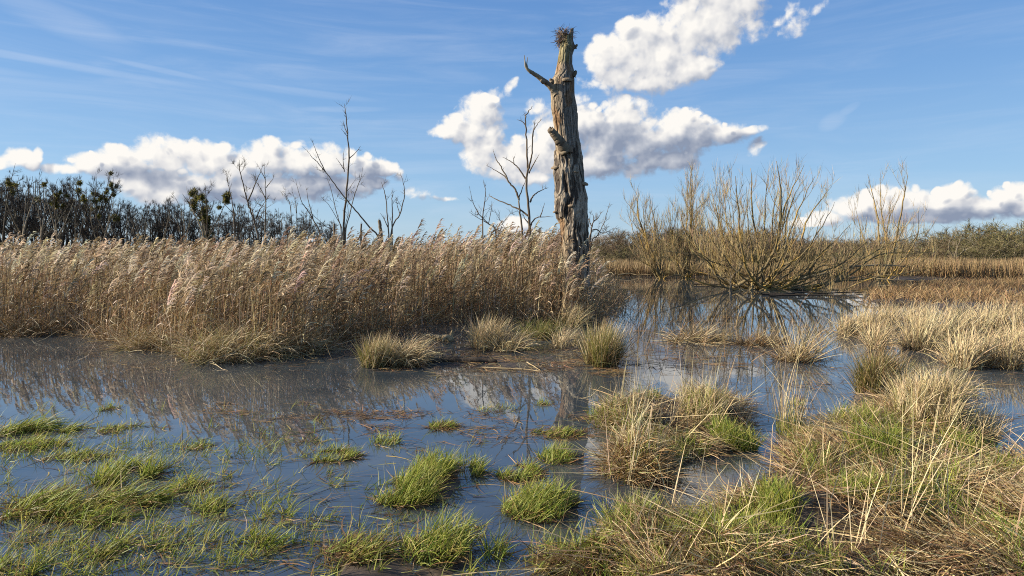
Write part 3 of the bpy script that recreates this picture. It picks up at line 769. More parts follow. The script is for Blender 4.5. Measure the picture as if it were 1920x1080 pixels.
    # tall straw grass across the water
    tall = [(1585, 628, 12, 0.68, 'thin straw grass clump nearest the open water with gaps between its stalks'),
            (1622, 622, 14, 0.76, 'second thin straw grass clump from the open water, standing in the shallows'),
            (1662, 612, 17, 0.76, 'straw grass clump with stalks bowed outward beside the thin shallow clumps'),
            (1640, 655, 11, 0.68, 'narrow upright straw clump with its foot in dark shallow water'),
            (1720, 655, 21, 0.95, 'broad straw grass clump swept over to one side above the olive foot'),
            (1752, 640, 21, 0.91, 'dense straw grass clump behind the broad swept one'),
            (1800, 690, 18, 0.76, 'pale straw clump with bent stems at the water corner by its own reflection'),
            (1842, 685, 21, 0.80, 'bright pale straw clump with many crossing stalks, next to the corner clump'),
            (1895, 690, 21, 0.84, 'straw clump cut by the picture edge with leaning pale stalks'),
            (1790, 625, 21, 0.84, 'straw grass clump in the middle of the tall grass band'),
            (1850, 618, 24, 0.87, 'bushy straw grass clump far back in the tall grass band'),
            (1910, 622, 24, 0.84, 'wide straw grass clump at the back by the picture edge'),
            (1715, 602, 18, 0.68, 'low straw grass clump at the back where the brown meadow begins'),
            (1930, 660, 24, 0.87, 'leaning straw clump half out of view above the bright crossing stalks')]
    for (x, y, r, h, lab) in tall:
        n = int(190 + r * 9)
        clump('straw_grass', lab, 'grass clump', x, y, r, r * 0.35,
              [S(n, h, 0.011, (0.0, 0.7), (0.0, 0.9), STRAW[:3] + STRAW[4:], azm=0.15, azs=0.55), S(n // 2, h * 0.5, 0.011, (0.3, 1.2), (0.2, 1.4), BROWN[:3] + STRAW[1:2], part='litter')],
              'clumps of tall straw grass across the water')
    # hummocks of the near bank
    clump('straw_hummock', 'ragged hummock at the water edge with a sheaf of tall pale stalks', T, 1175, 800, 52, 18,
          [S(900, 0.26, 0.006, (0.7, 1.6), (0.2, 1.3)), S(45, 0.85, 0.006, (0.0, 0.32), (0.0, 0.25), STRAW[2:3] + STRAW[:1], part='stalks', azs=0.5), S(500, 0.3, 0.007, (0.6, 1.5), (0.3, 1.4), BROWN, part='litter'), g_(160, 0.22, 0.006, (0.0, 0.6), (0.0, 0.5))], hgt=0.12)
    clump('straw_hummock', 'upright straw hummock crowned with thin stalks beside a bright green patch', T, 1318, 795, 46, 16,
          [S(900, 0.34, 0.006, (0.1, 1.0), (0.1, 0.9), azm=0.3), S(45, 0.75, 0.006, (0.0, 0.35), (0.0, 0.3), STRAW[2:3] + STRAW[:1], part='stalks', azm=0.4, azs=0.5), g_(260, 0.3, 0.006, (0.0, 0.6), (0.0, 0.5))], hgt=0.14)
    clump('straw_hummock', 'orange brown hummock hanging over the dark channel below the stalk sheaf', T, 1190, 892, 58, 20,
          [S(1100, 0.28, 0.006, (0.6, 1.6), (0.3, 1.6), STRAW[:4] + [(0.42, 0.24, 0.07)]), S(45, 0.85, 0.005, (0.1, 0.5), (0.0, 0.2), STRAW[2:3], part='stalks', azm=0.5, azs=0.4), S(600, 0.28, 0.006, (0.6, 1.5), (0.3, 1.4), BROWN + [(0.36, 0.19, 0.05)], part='litter'), g_(120, 0.22, 0.006, (0.0, 0.6), (0.0, 0.5))], hgt=0.13)
    clump('straw_hummock', 'slim green footed sheaf of pale stalks by the narrow blue inlet', T, 1478, 815, 24, 8,
          [S(160, 0.62, 0.006, (0.0, 0.4), (0.0, 0.35)), S(30, 1.05, 0.006, (0.0, 0.25), (0.0, 0.2), STRAW[2:3], part='stalks'), g_(260, 0.28, 0.006, (0.0, 0.7), (0.0, 0.6))], hgt=0.08)
    clump('straw_hummock', 'biggest domed hummock of dense pale standing straw with green at its foot', T, 1765, 828, 80, 24,
          [S(2300, 0.47, 0.007, (0.0, 0.55), (0.1, 0.9), STRAW[:3] + STRAW[4:], azm=0.2), S(700, 0.45, 0.006, (0.2, 1.0), (0.3, 1.3), STRAW[:4], part='thatch'), g_(700, 0.30, 0.006, (0.0, 0.6), (0.0, 0.5))], hgt=0.14)
    clump('straw_hummock', 'lush green hummock with a swept straw cap between blue inlet and pale dome', T, 1610, 830, 50, 18,
          [S(600, 0.38, 0.006, (0.2, 1.2), (0.3, 1.2), azm=0.2), g_(900, 0.30, 0.007, (0.0, 0.7), (0.0, 0.7))], hgt=0.1)
    clump('straw_hummock', 'spiky hummock of green and bleached blades jutting into the near channel', T, 1185, 1010, 62, 22,
          [S(700, 0.28, 0.006, (0.3, 1.4), (0.3, 1.2), STRAW + BROWN[:2]), g_(900, 0.28, 0.008, (0.1, 1.1), (0.1, 0.9), GREEN + [(0.32, 0.33, 0.13)])], hgt=0.1)

def make_bank_grass():
    """matted dead grass and green shoots over the near bank"""
    dead, stalk, green = Batch(), Batch(), Batch()
    for poly, n in ((MAIN, 70000), (ISLE, 17000)):
        q = in_poly(poly, n); q = q[(np.abs(q[:, 0]) < q[:, 1] * 0.84 + 0.3) & (q[:, 1] > 3.4)]
        z = height(q); q = q[z > -0.03]; n = len(q)
        den = fbm(q[:, 0] * 1.5, q[:, 1] * 1.5, 2, 5) + 0.5 * fbm(q[:, 0] * 4, q[:, 1] * 4, 2, 1)
        q = q[den > -0.14 + 0.22 * U(-1, 1, n)]; n = len(q)
        flow = 2.2 * fbm(q[:, 0] * 0.8, q[:, 1] * 0.8, 2, 1) * math.pi
        w = fbm(q[:, 0] * 1.1 + 9, q[:, 1] * 1.1, 2, 6)
        cols = jit(n, STRAW, 0.2, (3, 3, 2, 3, 2)); br = jit(n, BROWN + STRAW[3:4], 0.2)
        cols = np.where((rng.random(n) < 0.44 + 0.45 * w)[:, None], br, cols)
        up = U(0, 0.10, n) ** 1.5 * 2
        dead.blades(on_ground(q, 0.0) + np.stack([0 * up, 0 * up, up], 1), flow + Nn(n) * 0.55, U(0.95, 1.7, n), U(-0.5, 1.1, n), U(0.14, 0.5, n), U(0.003, 0.007, n), 4,
                    cols * 0.85, cols, twist=1.0, kink=0.3, azw=0.8, zmin=np.maximum(height(q), 0) + 0.003, p=3)
    q = np.concatenate([in_poly(MAIN, 34000), in_poly(ISLE, 7000)]); q = q[(np.abs(q[:, 0]) < q[:, 1] * 0.84 + 0.3) & (q[:, 1] > 3.4) & (height(q) > -0.04)]; n = len(q)
    dead.blades(on_ground(q, 0.004), U(0, 6.28, n), U(1.3, 1.75, n), U(-0.3, 0.5, n), U(0.04, 0.2, n), U(0.003, 0.008, n), 2, jit(n, BROWN + [(0.07, 0.045, 0.025)], 0.2), twist=0.7, azw=0.8, zmin=np.maximum(height(q), 0) + 0.002)
    # long loose stalks lying across and poking up
    q = np.concatenate([in_poly(MAIN, 420), in_poly(ISLE, 150)]); q = q[(np.abs(q[:, 0]) < q[:, 1] * 0.84 + 0.3) & (q[:, 1] > 3.6) & (height(q) > 0)]; n = len(q)
    kind = rng.random(n)
    lean = np.where(kind < 0.62, U(1.2, 1.6, n), U(0.05, 0.7, n))
    stalk.blades(on_ground(q, 0.06), U(-0.6, 1.2, n) + np.where(kind < 0.3, 2.4, 0), lean, U(-0.1, 0.25, n), np.where(kind < 0.62, U(0.5, 1.15, n), U(0.2, 0.6, n)), U(0.004, 0.008, n), 5, jit(n, STRAW[:2] + STRAW[3:], 0.15), jit(n, STRAW[:2] + STRAW[4:], 0.15), twist=1, kink=0.2, p=5, zmin=0.01)
    for (x, y, r, m, L) in ((1500, 835, 16, 12, 0.9), (1262, 985, 24, 14, 0.85), (1590, 1075, 60, 9, 0.9), (1700, 1060, 70, 10, 1.2), (1545, 930, 30, 6, 0.7), (1800, 1010, 60, 8, 0.8), (1350, 1075, 20, 4, 0.6), (1560, 1090, 40, 9, 0.7), (1240, 800, 40, 10, 0.8), (1160, 850, 40, 12, 0.9)):
        c = G(x, y); q = in_ellipse(c, r * c[1] / F, r * c[1] / F, m)
        stalk.blades(on_ground(q, 0.0), 0.4 + Nn(m) * 0.7, np.abs(U(-0.05, 0.6, m)), U(-0.1, 0.35, m), U(0.35, 1.05, m) * L * 0.8, U(0.0035, 0.006, m), 5, jit(m, STRAW[:1] + STRAW[2:3], 0.1), jit(m, STRAW[2:3] + STRAW[4:], 0.1), twist=1, p=6)
    # green shoots in patches
    q = np.concatenate([in_poly(MAIN, 26000), in_poly(ISLE, 5000)])
    q = q[(np.abs(q[:, 0]) < q[:, 1] * 0.84 + 0.3) & (q[:, 1] > 3.5)]
    pt = fbm(q[:, 0] * 1.3 + 4, q[:, 1] * 1.3, 3, 2)
    q = q[(pt > 0.14) & (height(q) > -0.04)]; n = len(q)
    green.blades(on_ground(q, 0.0), U(0, 6.28, n), U(0, 0.8, n), U(0.0, 0.9, n), U(0.10, 0.26, n), U(0.004, 0.008, n), 3, jit(n, GREEN, 0.2) * 0.8, jit(n, GREEN, 0.2), twist=0.8, azw=0.4)
    for (x, y, r, m, L) in ((1385, 840, 34, 500, 0.26), (1360, 830, 26, 300, 0.28), (1510, 825, 34, 420, 0.24), (1650, 880, 60, 700, 0.24), (1215, 760, 24, 140, 0.2), (1860, 930, 60, 500, 0.2), (1650, 990, 60, 400, 0.24), (1460, 1000, 30, 200, 0.2), (1760, 880, 60, 500, 0.22), (1440, 965, 20, 120, 0.2), (1890, 1030, 40, 200, 0.2), (1490, 760, 18, 60, 0.14)):
        c = G(x, y); q = in_ellipse(c, r * c[1] / F, r * c[1] / F * 0.8, m)
        green.blades(on_ground(q, 0.0), U(0, 6.28, m), U(0, 0.7, m), U(0, 0.8, m), U(0.6, 1.1, m) * L, U(0.005, 0.009, m), 3, jit(m, GREEN, 0.2) * 0.85, jit(m, GREEN, 0.2), twist=0.8, azw=0.4)
    tag(B('dead_grass', dead, M_STRAW), 'matted dead grass laid in swirls over the near bank', 'dead grass', kind='stuff')
    tag(B('dry_stalks', stalk, M_STRAW), 'loose pale dry stalks poking from and lying across the near bank', 'dry stalks', kind='stuff')
    tag(B('green_shoots', green, M_GREEN), 'fresh green shoots coming through the matted grass of the near bank', 'grass shoots', kind='stuff')
    # straw between the clumps of the tall grass band
    b = Batch(); n = 6500
    q = in_poly(BAND, n); q = q[(np.abs(q[:, 0]) < q[:, 1] * 0.84 + 0.5)]
    q = q[fbm(q[:, 0] * 1.2, q[:, 1] * 1.2, 2, 3) > -0.12]; n = len(q)
    b.blades(on_ground(q, -0.02), 0.2 + Nn(n) * 0.9, U(0.1, 1.3, n), U(0, 1.0, n), U(0.2, 0.6, n), U(0.007, 0.013, n), 4, jit(n, STRAW[:4] + BROWN[:2], 0.15), jit(n, STRAW, 0.15), twist=1, kink=0.2, azw=0.4, zmin=0.004)
    tag(B('tall_dry_grass', b, M_STRAW), 'thin dry grass filling the gaps of the tall straw band across the water', 'dry grass', kind='stuff')

# ------------------------------------------------------------------ green tufts standing in the flooded meadow
def tuft(label, px, py, rx, ry, dens, L, mix=0.25, swirl=0.3, mat_dead=1.0, azm=0.15):
    """ry, rx: half size of its footprint as measured; mix: share of dead blades; swirl: how combed over it is"""
    c = G(px, py); Y = c[1]
    sx = rx * Y / F; sy = ry * Y * Y / (F * CAMH)
    root = empty('grass_tuft', c, label, 'grass tuft', 'green grass tufts standing in the flooded meadow')
    area = math.pi * sx * sy
    n = int(max(60, area * dens * 1.5)); 
    def pts(n, clumpy):
        q = in_ellipse(c, sx, sy, n * 2, 0.55)
        k = fbm(q[:, 0] * 4.5, q[:, 1] * 4.5, 2, 2) > clumpy
        return q[k][:n]
    b = Batch(); q = pts(n, -0.10 if swirl < 0.7 else 0.02); m = len(q)
    rr = np.hypot((q[:, 0] - c[0]) / sx, (q[:, 1] - c[1]) / sy)
    az = azm + Nn(m) * (1.5 - swirl)
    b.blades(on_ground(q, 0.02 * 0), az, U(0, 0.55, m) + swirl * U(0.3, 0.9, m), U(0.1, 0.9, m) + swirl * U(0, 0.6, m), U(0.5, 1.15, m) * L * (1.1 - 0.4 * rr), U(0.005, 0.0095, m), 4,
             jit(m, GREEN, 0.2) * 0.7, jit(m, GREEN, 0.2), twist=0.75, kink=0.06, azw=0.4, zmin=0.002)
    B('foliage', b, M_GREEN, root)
    b = Batch(); n2 = int(n * mix * mat_dead); q = pts(max(n2, 20), -0.05); m = len(q)
    b.blades(on_ground(q, 0.0), azm + Nn(m) * 1.2, U(0.9, 1.6, m), U(0, 0.6, m), U(0.5, 1.1, m) * L * 1.1, U(0.005, 0.009, m), 3,
             jit(m, BROWN + [(0.30, 0.17, 0.05)], 0.2), jit(m, BROWN + STRAW[3:4] + [(0.34, 0.20, 0.06)], 0.2), twist=0.8, azw=0.5, zmin=0.003)
    B('thatch', b, M_STRAW, root)
    return root

TUFTS = [  # label, x, y, rx, ry, density, blade length, dead share, combed
 ('long dark green tuft combed flat at the far edge of the meadow corner', 62, 805, 80, 14, 1500, 0.32, 0.2, 1.0),
 ('ragged green tuft just in front of the long dark combed one', 55, 838, 70, 10, 900, 0.22, 0.4, 0.6),
 ('thin brown and green raft of grass near the reed plume reflections', 235, 806, 70, 9, 420, 0.16, 0.8, 0.5),
 ('tiny tuft alone in the sky reflection nearest the reeds', 203, 766, 18, 5, 700, 0.16, 0.4, 0.2),
 ('dense bright green tuft with tall upright blades in the middle of the flooded corner', 238, 892, 56, 20, 1500, 0.30, 0.25, 0.35),
 ('mixed green tuft between the ragged one and the dense bright one', 138, 858, 60, 11, 750, 0.2, 0.5, 0.5),
 ('low green tuft drawn out along the water beside the dense bright one', 350, 914, 40, 13, 1200, 0.22, 0.4, 0.4),
 ('swirling mat of combed grass with dark hollows near the picture corner', 70, 950, 80, 22, 1100, 0.34, 0.6, 1.0),
 ('large swirling green mat swept over in long arcs', 200, 955, 110, 26, 1200, 0.36, 0.4, 1.0),
 ('small pointed tuft at the end of the large swirling mat', 388, 955, 34, 12, 1300, 0.22, 0.35, 0.4),
 ('little round tuft with brown foot in open water', 368, 838, 30, 7, 900, 0.15, 0.6, 0.2),
 ('elongated low tussock of green over brown thatch in mid water', 620, 856, 52, 12, 1300, 0.18, 0.7, 0.3),
 ('small fresh green tuft in mid water behind the big meadow clump', 722, 830, 30, 8, 1000, 0.19, 0.2, 0.2),
 ('sparse thin tuft of separate shoots beside the elongated thatch tussock', 585, 892, 36, 10, 420, 0.18, 0.2, 0.2),
 ('upright green tuft of long blades in deep blue water near the front', 510, 975, 34, 14, 900, 0.26, 0.2, 0.3),
 ('loose green tuft spreading its blades over the water at the front', 470, 1025, 60, 22, 700, 0.27, 0.25, 0.5),
 ('sprawling loose tuft at the bottom edge below the swirling mat', 230, 1035, 100, 18, 620, 0.27, 0.3, 0.8),
 ('green tuft cut off by the bottom corner of the picture', 25, 1072, 60, 16, 1100, 0.26, 0.4, 0.5),
 ('back half of the big meadow clump, bright and evenly upright', 838, 885, 66, 24, 1900, 0.25, 0.3, 0.25),
 ('front half of the big meadow clump, yellow green and brushed outward', 765, 925, 76, 26, 1900, 0.26, 0.35, 0.4),
 ('brown and yellow tuft between the big clump and the round green one', 968, 888, 40, 16, 1500, 0.19, 1.0, 0.3),
 ('round green tuft with a thick foot below the trunk reflection', 1040, 860, 34, 13, 1700, 0.22, 0.4, 0.2),
 ('wide domed green tuft standing in dark water before the hummocks', 1012, 955, 76, 26, 2000, 0.25, 0.4, 0.35),
 ('low brown thatch with few green shoots crossing the trunk reflection', 1040, 815, 50, 8, 800, 0.17, 1.2, 0.4),
 ('rust brown floating tuft with two stray stalks in the cloud reflection', 828, 800, 26, 7, 1300, 0.17, 1.6, 0.3),
 ('sparse shoots dotting the cloud reflection beside the rust brown tuft', 940, 770, 50, 8, 220, 0.15, 0.3, 0.2),
 ('tiny green tuft next to the reflected trunk', 1018, 758, 16, 4, 900, 0.14, 0.4, 0.2),
 ('dark thatch mound with bleached straw on its crown at the front', 660, 1035, 72, 30, 900, 0.24, 1.6, 0.8),
 ('lush upright green tuft beside the bleached thatch mound', 820, 1030, 70, 34, 1300, 0.30, 0.4, 0.35),
 ('tall green blades rising before the lush tuft at the bottom edge', 905, 1040, 40, 22, 900, 0.3, 0.3, 0.3),
 ('thick green tuft at the bottom edge below the spiky hummock', 1080, 1065, 70, 24, 1500, 0.28, 0.3, 0.4),
]
def make_tufts():
    for t in TUFTS: tuft(*t)
    # bleached straw lying on the thatch mound
    # single shoots and short tufts everywhere else in the flooded meadow
    b = Batch()
    pts = []
    while sum(map(len, pts)) < 3800:
        px = U(-10, 1080, 6000); py = 760 + 330 * U(0, 1, 6000) ** 0.8
        k = fbm(px / 42, py / 15, 3, 1) + 0.35 * (1 - px / 1000) * sstep(740, 840, py) - 0.30 * sstep(560, 700, px) * (1 - sstep(950, 1050, py))
        s = k > 0.27
        pts.append(np.stack([px[s], py[s]], 1))
    p = np.concatenate(pts)[:3800]
    Y = F * CAMH / (p[:, 1] - HZ); q = np.stack([(p[:, 0] - CX) * Y / F, Y], 1); n = len(q)
    b.blades(on_ground(q, 0), 0.15 + Nn(n) * 1.2, U(0, 1.0, n), U(0, 1.0, n), U(0.07, 0.22, n), U(0.004, 0.008, n), 3, jit(n, GREEN + BROWN[2:3], 0.2) * 0.8, jit(n, GREEN + BROWN[2:3], 0.2), twist=0.8, azw=0.3, zmin=0.002)
    tag(B('meadow_grass', b, M_GREEN), 'scattered green grass shoots poking out of the flooded meadow water', 'grass', kind='stuff')
    # floating litter and drowned blades
    b = Batch()
    def litter(x0, x1, y0, y1, n, cols, L=(0.05, 0.3), thr=0.1, W=(0.004, 0.012)):
        px, py = U(x0, x1, n), U(y0, y1, n)
        s = fbm(px / 60, py / 9, 3, 4) > thr; px, py = px[s], py[s]
        Y = F * CAMH / (py - HZ); q = np.stack([(px - CX) * Y / F, Y], 1); q = q[height(q) < 0.03]; m = len(q)
        b.blades(np.concatenate([q, U(0.003, 0.012, (m, 1))], 1), Nn(m) * 0.8 + np.where(rng.random(m) < 0.5, 0, math.pi), U(1.45, 1.6, m), U(0, 0.06, m), U(*L, m), U(*W, m), 3, jit(m, cols, 0.2), twist=0.25, kink=0.15, azw=0.6, zmin=0.003)
    litter(560, 1120, 770, 830, 1600, BROWN)
    litter(380, 780, 755, 800, 1500, BROWN, thr=0.12)
    litter(0, 900, 800, 1080, 3000, BROWN + DULLG, (0.06, 0.35), 0.15)
    litter(700, 1180, 640, 705, 3500, BROWN + STRAW[3:4], (0.08, 0.4), 0.0, (0.008, 0.018))
    litter(1180, 1560, 590, 690, 1300, BROWN + STRAW[3:4], (0.1, 0.5), 0.12, (0.01, 0.02))
    litter(1150, 1600, 640, 790, 900, BROWN + STRAW[3:4], (0.08, 0.35), 0.14)
    litter(1480, 1930, 690, 800, 1800, BROWN, (0.08, 0.4), 0.05)
    litter(150, 640, 640, 700, 900, BROWN + STRAW[3:4], (0.1, 0.4), 0.1)
    tag(B('floating_litter', b, M_STRAW), 'brown drowned blades and plant litter floating on the pool', 'plant litter', kind='stuff')
    b = Batch(); n = 260                                   # thin dark shoots standing in the rippled water
    px = U(1110, 1560, n); py = U(575, 690, n); Y = F * CAMH / (py - HZ); q = np.stack([(px - CX) * Y / F, Y], 1)
    b.blades(on_ground(q, 0), Nn(n) * 1.0, U(0, 0.8, n), U(0, 0.8, n), U(0.2, 0.9, n), U(0.008, 0.013, n), 4, jit(n, BROWN + STRAW[3:4], 0.15), jit(n, BROWN + STRAW[:1], 0.15), twist=1, kink=0.3)
    n = 150; px = 1150 + 45 * Nn(n); py = U(560, 610, n); Y = F * CAMH / (py - HZ); q = np.stack([(px - CX) * Y / F, Y], 1)
    b.blades(on_ground(q, 0), Nn(n) * 0.8, U(0, 0.6, n), U(0, 0.6, n), U(0.5, 1.5, n), U(0.010, 0.014, n), 4, jit(n, BROWN + STRAW[3:4], 0.15), jit(n, REEDC, 0.15), twist=1, kink=0.3)
    tag(B('dead_shoots', b, M_STRAW), 'sparse dead stalks standing in the rippled water beside the reed bed', 'dead stalks', kind='stuff')

# ------------------------------------------------------------------ dead trunk
TD = 19.3
def tz(py): return CAMH + (HZ - py) * TD / F
def tx(px): return (px - CX) * TD / F
PROF = [(62, 1052, 1076), (79, 1050, 1075), (88, 1048.6, 1079), (104, 1046, 1074), (120, 1044, 1073.5), (137, 1040.5, 1078), (143, 1038, 1076), (150, 1033, 1077), (166, 1031, 1077.5), (179, 1032, 1078), (200, 1033.7, 1081.5),
        (222, 1037, 1082.7), (243, 1040, 1083), (258, 1041, 1084), (280, 1041.5, 1087), (293, 1040, 1090), (322, 1039, 1091.5), (351, 1042, 1094.5), (373, 1042, 1099),
        (396, 1040, 1098.5), (409, 1042, 1098.5), (419, 1046.7, 1099.5), (440, 1049, 1101), (462, 1051, 1102), (520, 1051, 1104), (580, 1048, 1110), (612, 1040, 1120), (622, 1034, 1128)]

def make_trunk():
    pr = np.array(PROF, float)
    zz = tz(pr[:, 0])[::-1]; cc = tx((pr[:, 1] + pr[:, 2]) / 2)[::-1]; rr = ((pr[:, 2] - pr[:, 1]) / 2 * TD / F)[::-1]
    nz, nu = 620, 200
    z = np.linspace(zz[0], zz[-1], nz); c = np.interp(z, zz, cc); r = np.interp(z, zz, rr) - 0.012
    th = np.arange(nu) * 2 * math.pi / nu
    T, Z = np.meshgrid(th, z)
    u = T / (2 * math.pi)
    wob = 0.35 * fbm(u * 8, Z * 1.6, 2, 0)
    A = lambda n, per, k: LN[k](u * n + 0 * Z, Z * per, wrap=n)
    # furrowed bark: ridges that run up the stem, joining and parting
    rid = 1 - np.abs(LN[1]((u * 22 + wob * 2.6), Z * 1.25 , wrap=22))
    rid2 = 1 - np.abs(LN[2]((u * 40 + wob * 4), Z * 2.6, wrap=40))
    rid3 = 1 - np.abs(LN[4]((u * 64 + wob * 6), Z * 4.5, wrap=64))
    furrow = 0.5 * rid ** 1.2 + 0.32 * rid2 ** 1.2 + 0.18 * rid3
    lump = LN[3](u * 5, Z * 1.1, wrap=5) * 0.034 + LN[4](u * 9, Z * 2.1, wrap=9) * 0.018
    crack = -np.clip(np.abs(LN[5](u * 30 + wob, Z * 0.9, wrap=30)) * -1 + 0.14, 0, 1) * 0.30
    fine = LN[6](u * 60, Z * 3, wrap=60) * 0.007
    # where bark is gone: the upper half, and a strip down the sunny flank near the bottom
    zb = tz(276)
    edge = 0.25 * LN[3](u * 12, Z * 1.5, wrap=12)
    upper = sstep(-0.08, 0.08, Z - zb + edge * 1.6 - 0.5 * np.clip(np.cos(T + 0.3), 0, 1) + 0.2)
    lowbare = sstep(-0.05, 0.05, tz(412) - Z + 0.4 * edge) * sstep(-0.12, 0.12, np.cos(T - 3.55) - 0.62 + edge * 0.4)
    bare = np.clip(np.maximum(upper, lowbare), 0, 1)
    disp = lump + (1 - bare) * (0.085 * (furrow - 0.6) + 0.03) + bare * (crack + fine + 0.014 * (LN[7](u * 34 + wob * 2, Z * 1.3, wrap=34)))
    fl = -np.clip(0.16 - np.abs((T - 4.35 + 0.10 * np.sin(Z * 3))) , 0, 1) * sstep(tz(420), tz(400), Z) * sstep(tz(335), tz(370), Z) * 0.35
    disp = disp + fl                                            # deep split beside the loose flap of bark
    Rr = r[:, None] + disp * np.clip(r[:, None] / 0.42, 0.45, 1.1)
    top = sstep(z[-1] - 0.5, z[-1], Z)
    Zd = Z + top * 0.22 * (LN[2](u * 9, Z * 0, wrap=9))
    v = np.stack([c[:, None] + Rr * np.cos(T), TD + Rr * np.sin(T), Zd], -1).reshape(-1, 3)
    i = np.arange(nz - 1)[:, None] * nu; j = np.arange(nu)[None]
    f = np.stack([i + j, i + (j + 1) % nu, i + nu + (j + 1) % nu, i + nu + j], -1).reshape(-1, 4)
    ctr = len(v); v = np.concatenate([v, [[c[-1], TD, z[-1] - 0.15]]])
    b0 = (nz - 1) * nu; jj = np.arange(nu)
    tri = np.stack([b0 + jj, b0 + (jj + 1) % nu, np.full(nu, ctr)], -1)
    # natural colour of bark, weathered wood and rot
    nA = 0.5 + 0.5 * fbm(u * 14, Z * 1.3, 3, 1)[..., None]; nB = 0.5 + 0.5 * LN[5](u * 44, Z * 1.0, wrap=44)[..., None]
    fq = sstep(0.50, 0.74, furrow)
    bark = np.array([0.07, 0.055, 0.042]) * (1 - fq[..., None]) + np.array([0.32, 0.27, 0.205]) * fq[..., None]
    bark = bark * (0.75 + 0.5 * nA)
    wood = np.array([0.22, 0.17, 0.115]) * (1 - nA) + np.array([0.43, 0.335, 0.215]) * nA
    wood = wood * (0.65 + 0.6 * nB)
    grey = np.array([0.22, 0.19, 0.155]) * (0.7 + 0.6 * nB)
    gm = sstep(-0.35, 0.35, np.cos(T + 0.35) + 0.5 * edge)[..., None]
    wood = wood * (1 - gm) + grey * gm
    rot = sstep(0.25, 0.5, LN[6](u * 10, Z * 1.7, wrap=10))[..., None] * 0.7
    wood = wood * (1 - rot) + np.array([0.20, 0.105, 0.045]) * rot
    moss = (sstep(tz(128), tz(112), Z) * sstep(0.0, 0.4, np.cos(T - 4.0)) * 0.45)[..., None]
    wood = wood * (1 - moss) + np.array([0.24, 0.23, 0.08]) * moss
    cl = bark * (1 - bare[..., None]) + wood * bare[..., None]
    cl = np.concatenate([cl.reshape(-1, 3), [[0.1, 0.07, 0.04]]])
    root = empty('dead_tree', (c[0], TD, 0), 'tall broken dead trunk, half stripped of bark, towering over the reed bed', 'dead tree')
    m, nt, N, L = new_mat('weathered_trunk')
    out = N.new('ShaderNodeOutputMaterial'); bs = N.new('ShaderNodeBsdfPrincipled'); bs.inputs['Roughness'].default_value = 0.85; bs.inputs['Specular IOR Level'].default_value = 0.2
    at = N.new('ShaderNodeAttribute'); at.attribute_name = 'Col'
    tc = N.new('ShaderNodeTexCoord'); mp = N.new('ShaderNodeMapping'); mp.inputs['Scale'].default_value = (1, 1, 0.12)
    L.new(tc.outputs['Object'], mp.inputs['Vector'])
    no = N.new('ShaderNodeTexNoise'); no.inputs['Scale'].default_value = 38; no.inputs['Detail'].default_value = 5; L.new(mp.outputs[0], no.inputs['Vector'])
    mr = N.new('ShaderNodeMapRange'); mr.inputs['From Min'].default_value = 0.3; mr.inputs['From Max'].default_value = 0.7; mr.inputs['To Min'].default_value = 0.5; mr.inputs['To Max'].default_value = 1.4
    L.new(no.outputs['Fac'], mr.inputs['Value'])
    sc_ = N.new('ShaderNodeVectorMath'); sc_.operation = 'SCALE'; L.new(at.outputs['Color'], sc_.inputs[0]); L.new(mr.outputs[0], sc_.inputs['Scale'])
    L.new(sc_.outputs[0], bs.inputs['Base Color'])
    # sharp-edged plates parted by deep upright cracks
    mp2 = N.new('ShaderNodeMapping'); mp2.inputs['Scale'].default_value = (1, 1, 0.2); L.new(tc.outputs['Object'], mp2.inputs['Vector'])
    wn = N.new('ShaderNodeTexNoise'); wn.inputs['Scale'].default_value = 9; wn.inputs['Detail'].default_value = 3; L.new(mp2.outputs[0], wn.inputs['Vector'])
    wv = N.new('ShaderNodeVectorMath'); wv.operation = 'MULTIPLY_ADD'; wv.inputs[1].default_value = (0.09, 0.09, 0.05); L.new(wn.outputs['Color'], wv.inputs[0]); L.new(mp2.outputs[0], wv.inputs[2])
    vo = N.new('ShaderNodeTexVoronoi'); vo.feature = 'DISTANCE_TO_EDGE'; vo.inputs['Scale'].default_value = 11; L.new(wv.outputs[0], vo.inputs['Vector'])
    cr = N.new('ShaderNodeMapRange'); cr.inputs['From Max'].default_value = 0.16; L.new(vo.outputs['Distance'], cr.inputs['Value'])
    b0 = N.new('ShaderNodeBump'); b0.inputs['Strength'].default_value = 1.0; b0.inputs['Distance'].default_value = 0.03; L.new(cr.outputs[0], b0.inputs['Height'])
    bp = N.new('ShaderNodeBump'); bp.inputs['Strength'].default_value = 0.8; bp.inputs['Distance'].default_value = 0.02; L.new(no.outputs['Fac'], bp.inputs['Height']); L.new(b0.outputs[0], bp.inputs['Normal']); L.new(bp.outputs[0], bs.inputs['Normal'])
    L.new(bs.outputs[0], out.inputs[0])
    lo = np.array(root.location)
    link_mesh('trunk', v - lo, f, tri, cl, m, root, smooth=True)
    W = lambda px, py, dy=0.0: np.array([tx(px), TD + dy, tz(py)])
    def limb(name, lines, mat, sides=10, rough=0.0, under=None):
        b = Batch(); out = []
        for pts, rad in lines:
            pts = np.array(pts, float); rad = np.array(rad, float)
            s = np.linspace(0, len(pts) - 1, (len(pts) - 1) * 8 + 1)
            q = np.stack([np.interp(s, np.arange(len(pts)), pts[:, k]) for k in range(3)], 1); rd = np.interp(s, np.arange(len(pts)), rad)
            q = q + rng.normal(0, 1, q.shape) * rd[:, None] * 0.03
            out.append((q, rd * (1 + rough * Nn(len(rd)))))
        b.tubes(out, sides, (0.3, 0.23, 0.15))
        o = B(name, b, mat, root, smooth=True)
        if under is not None: o.parent = under
        return o
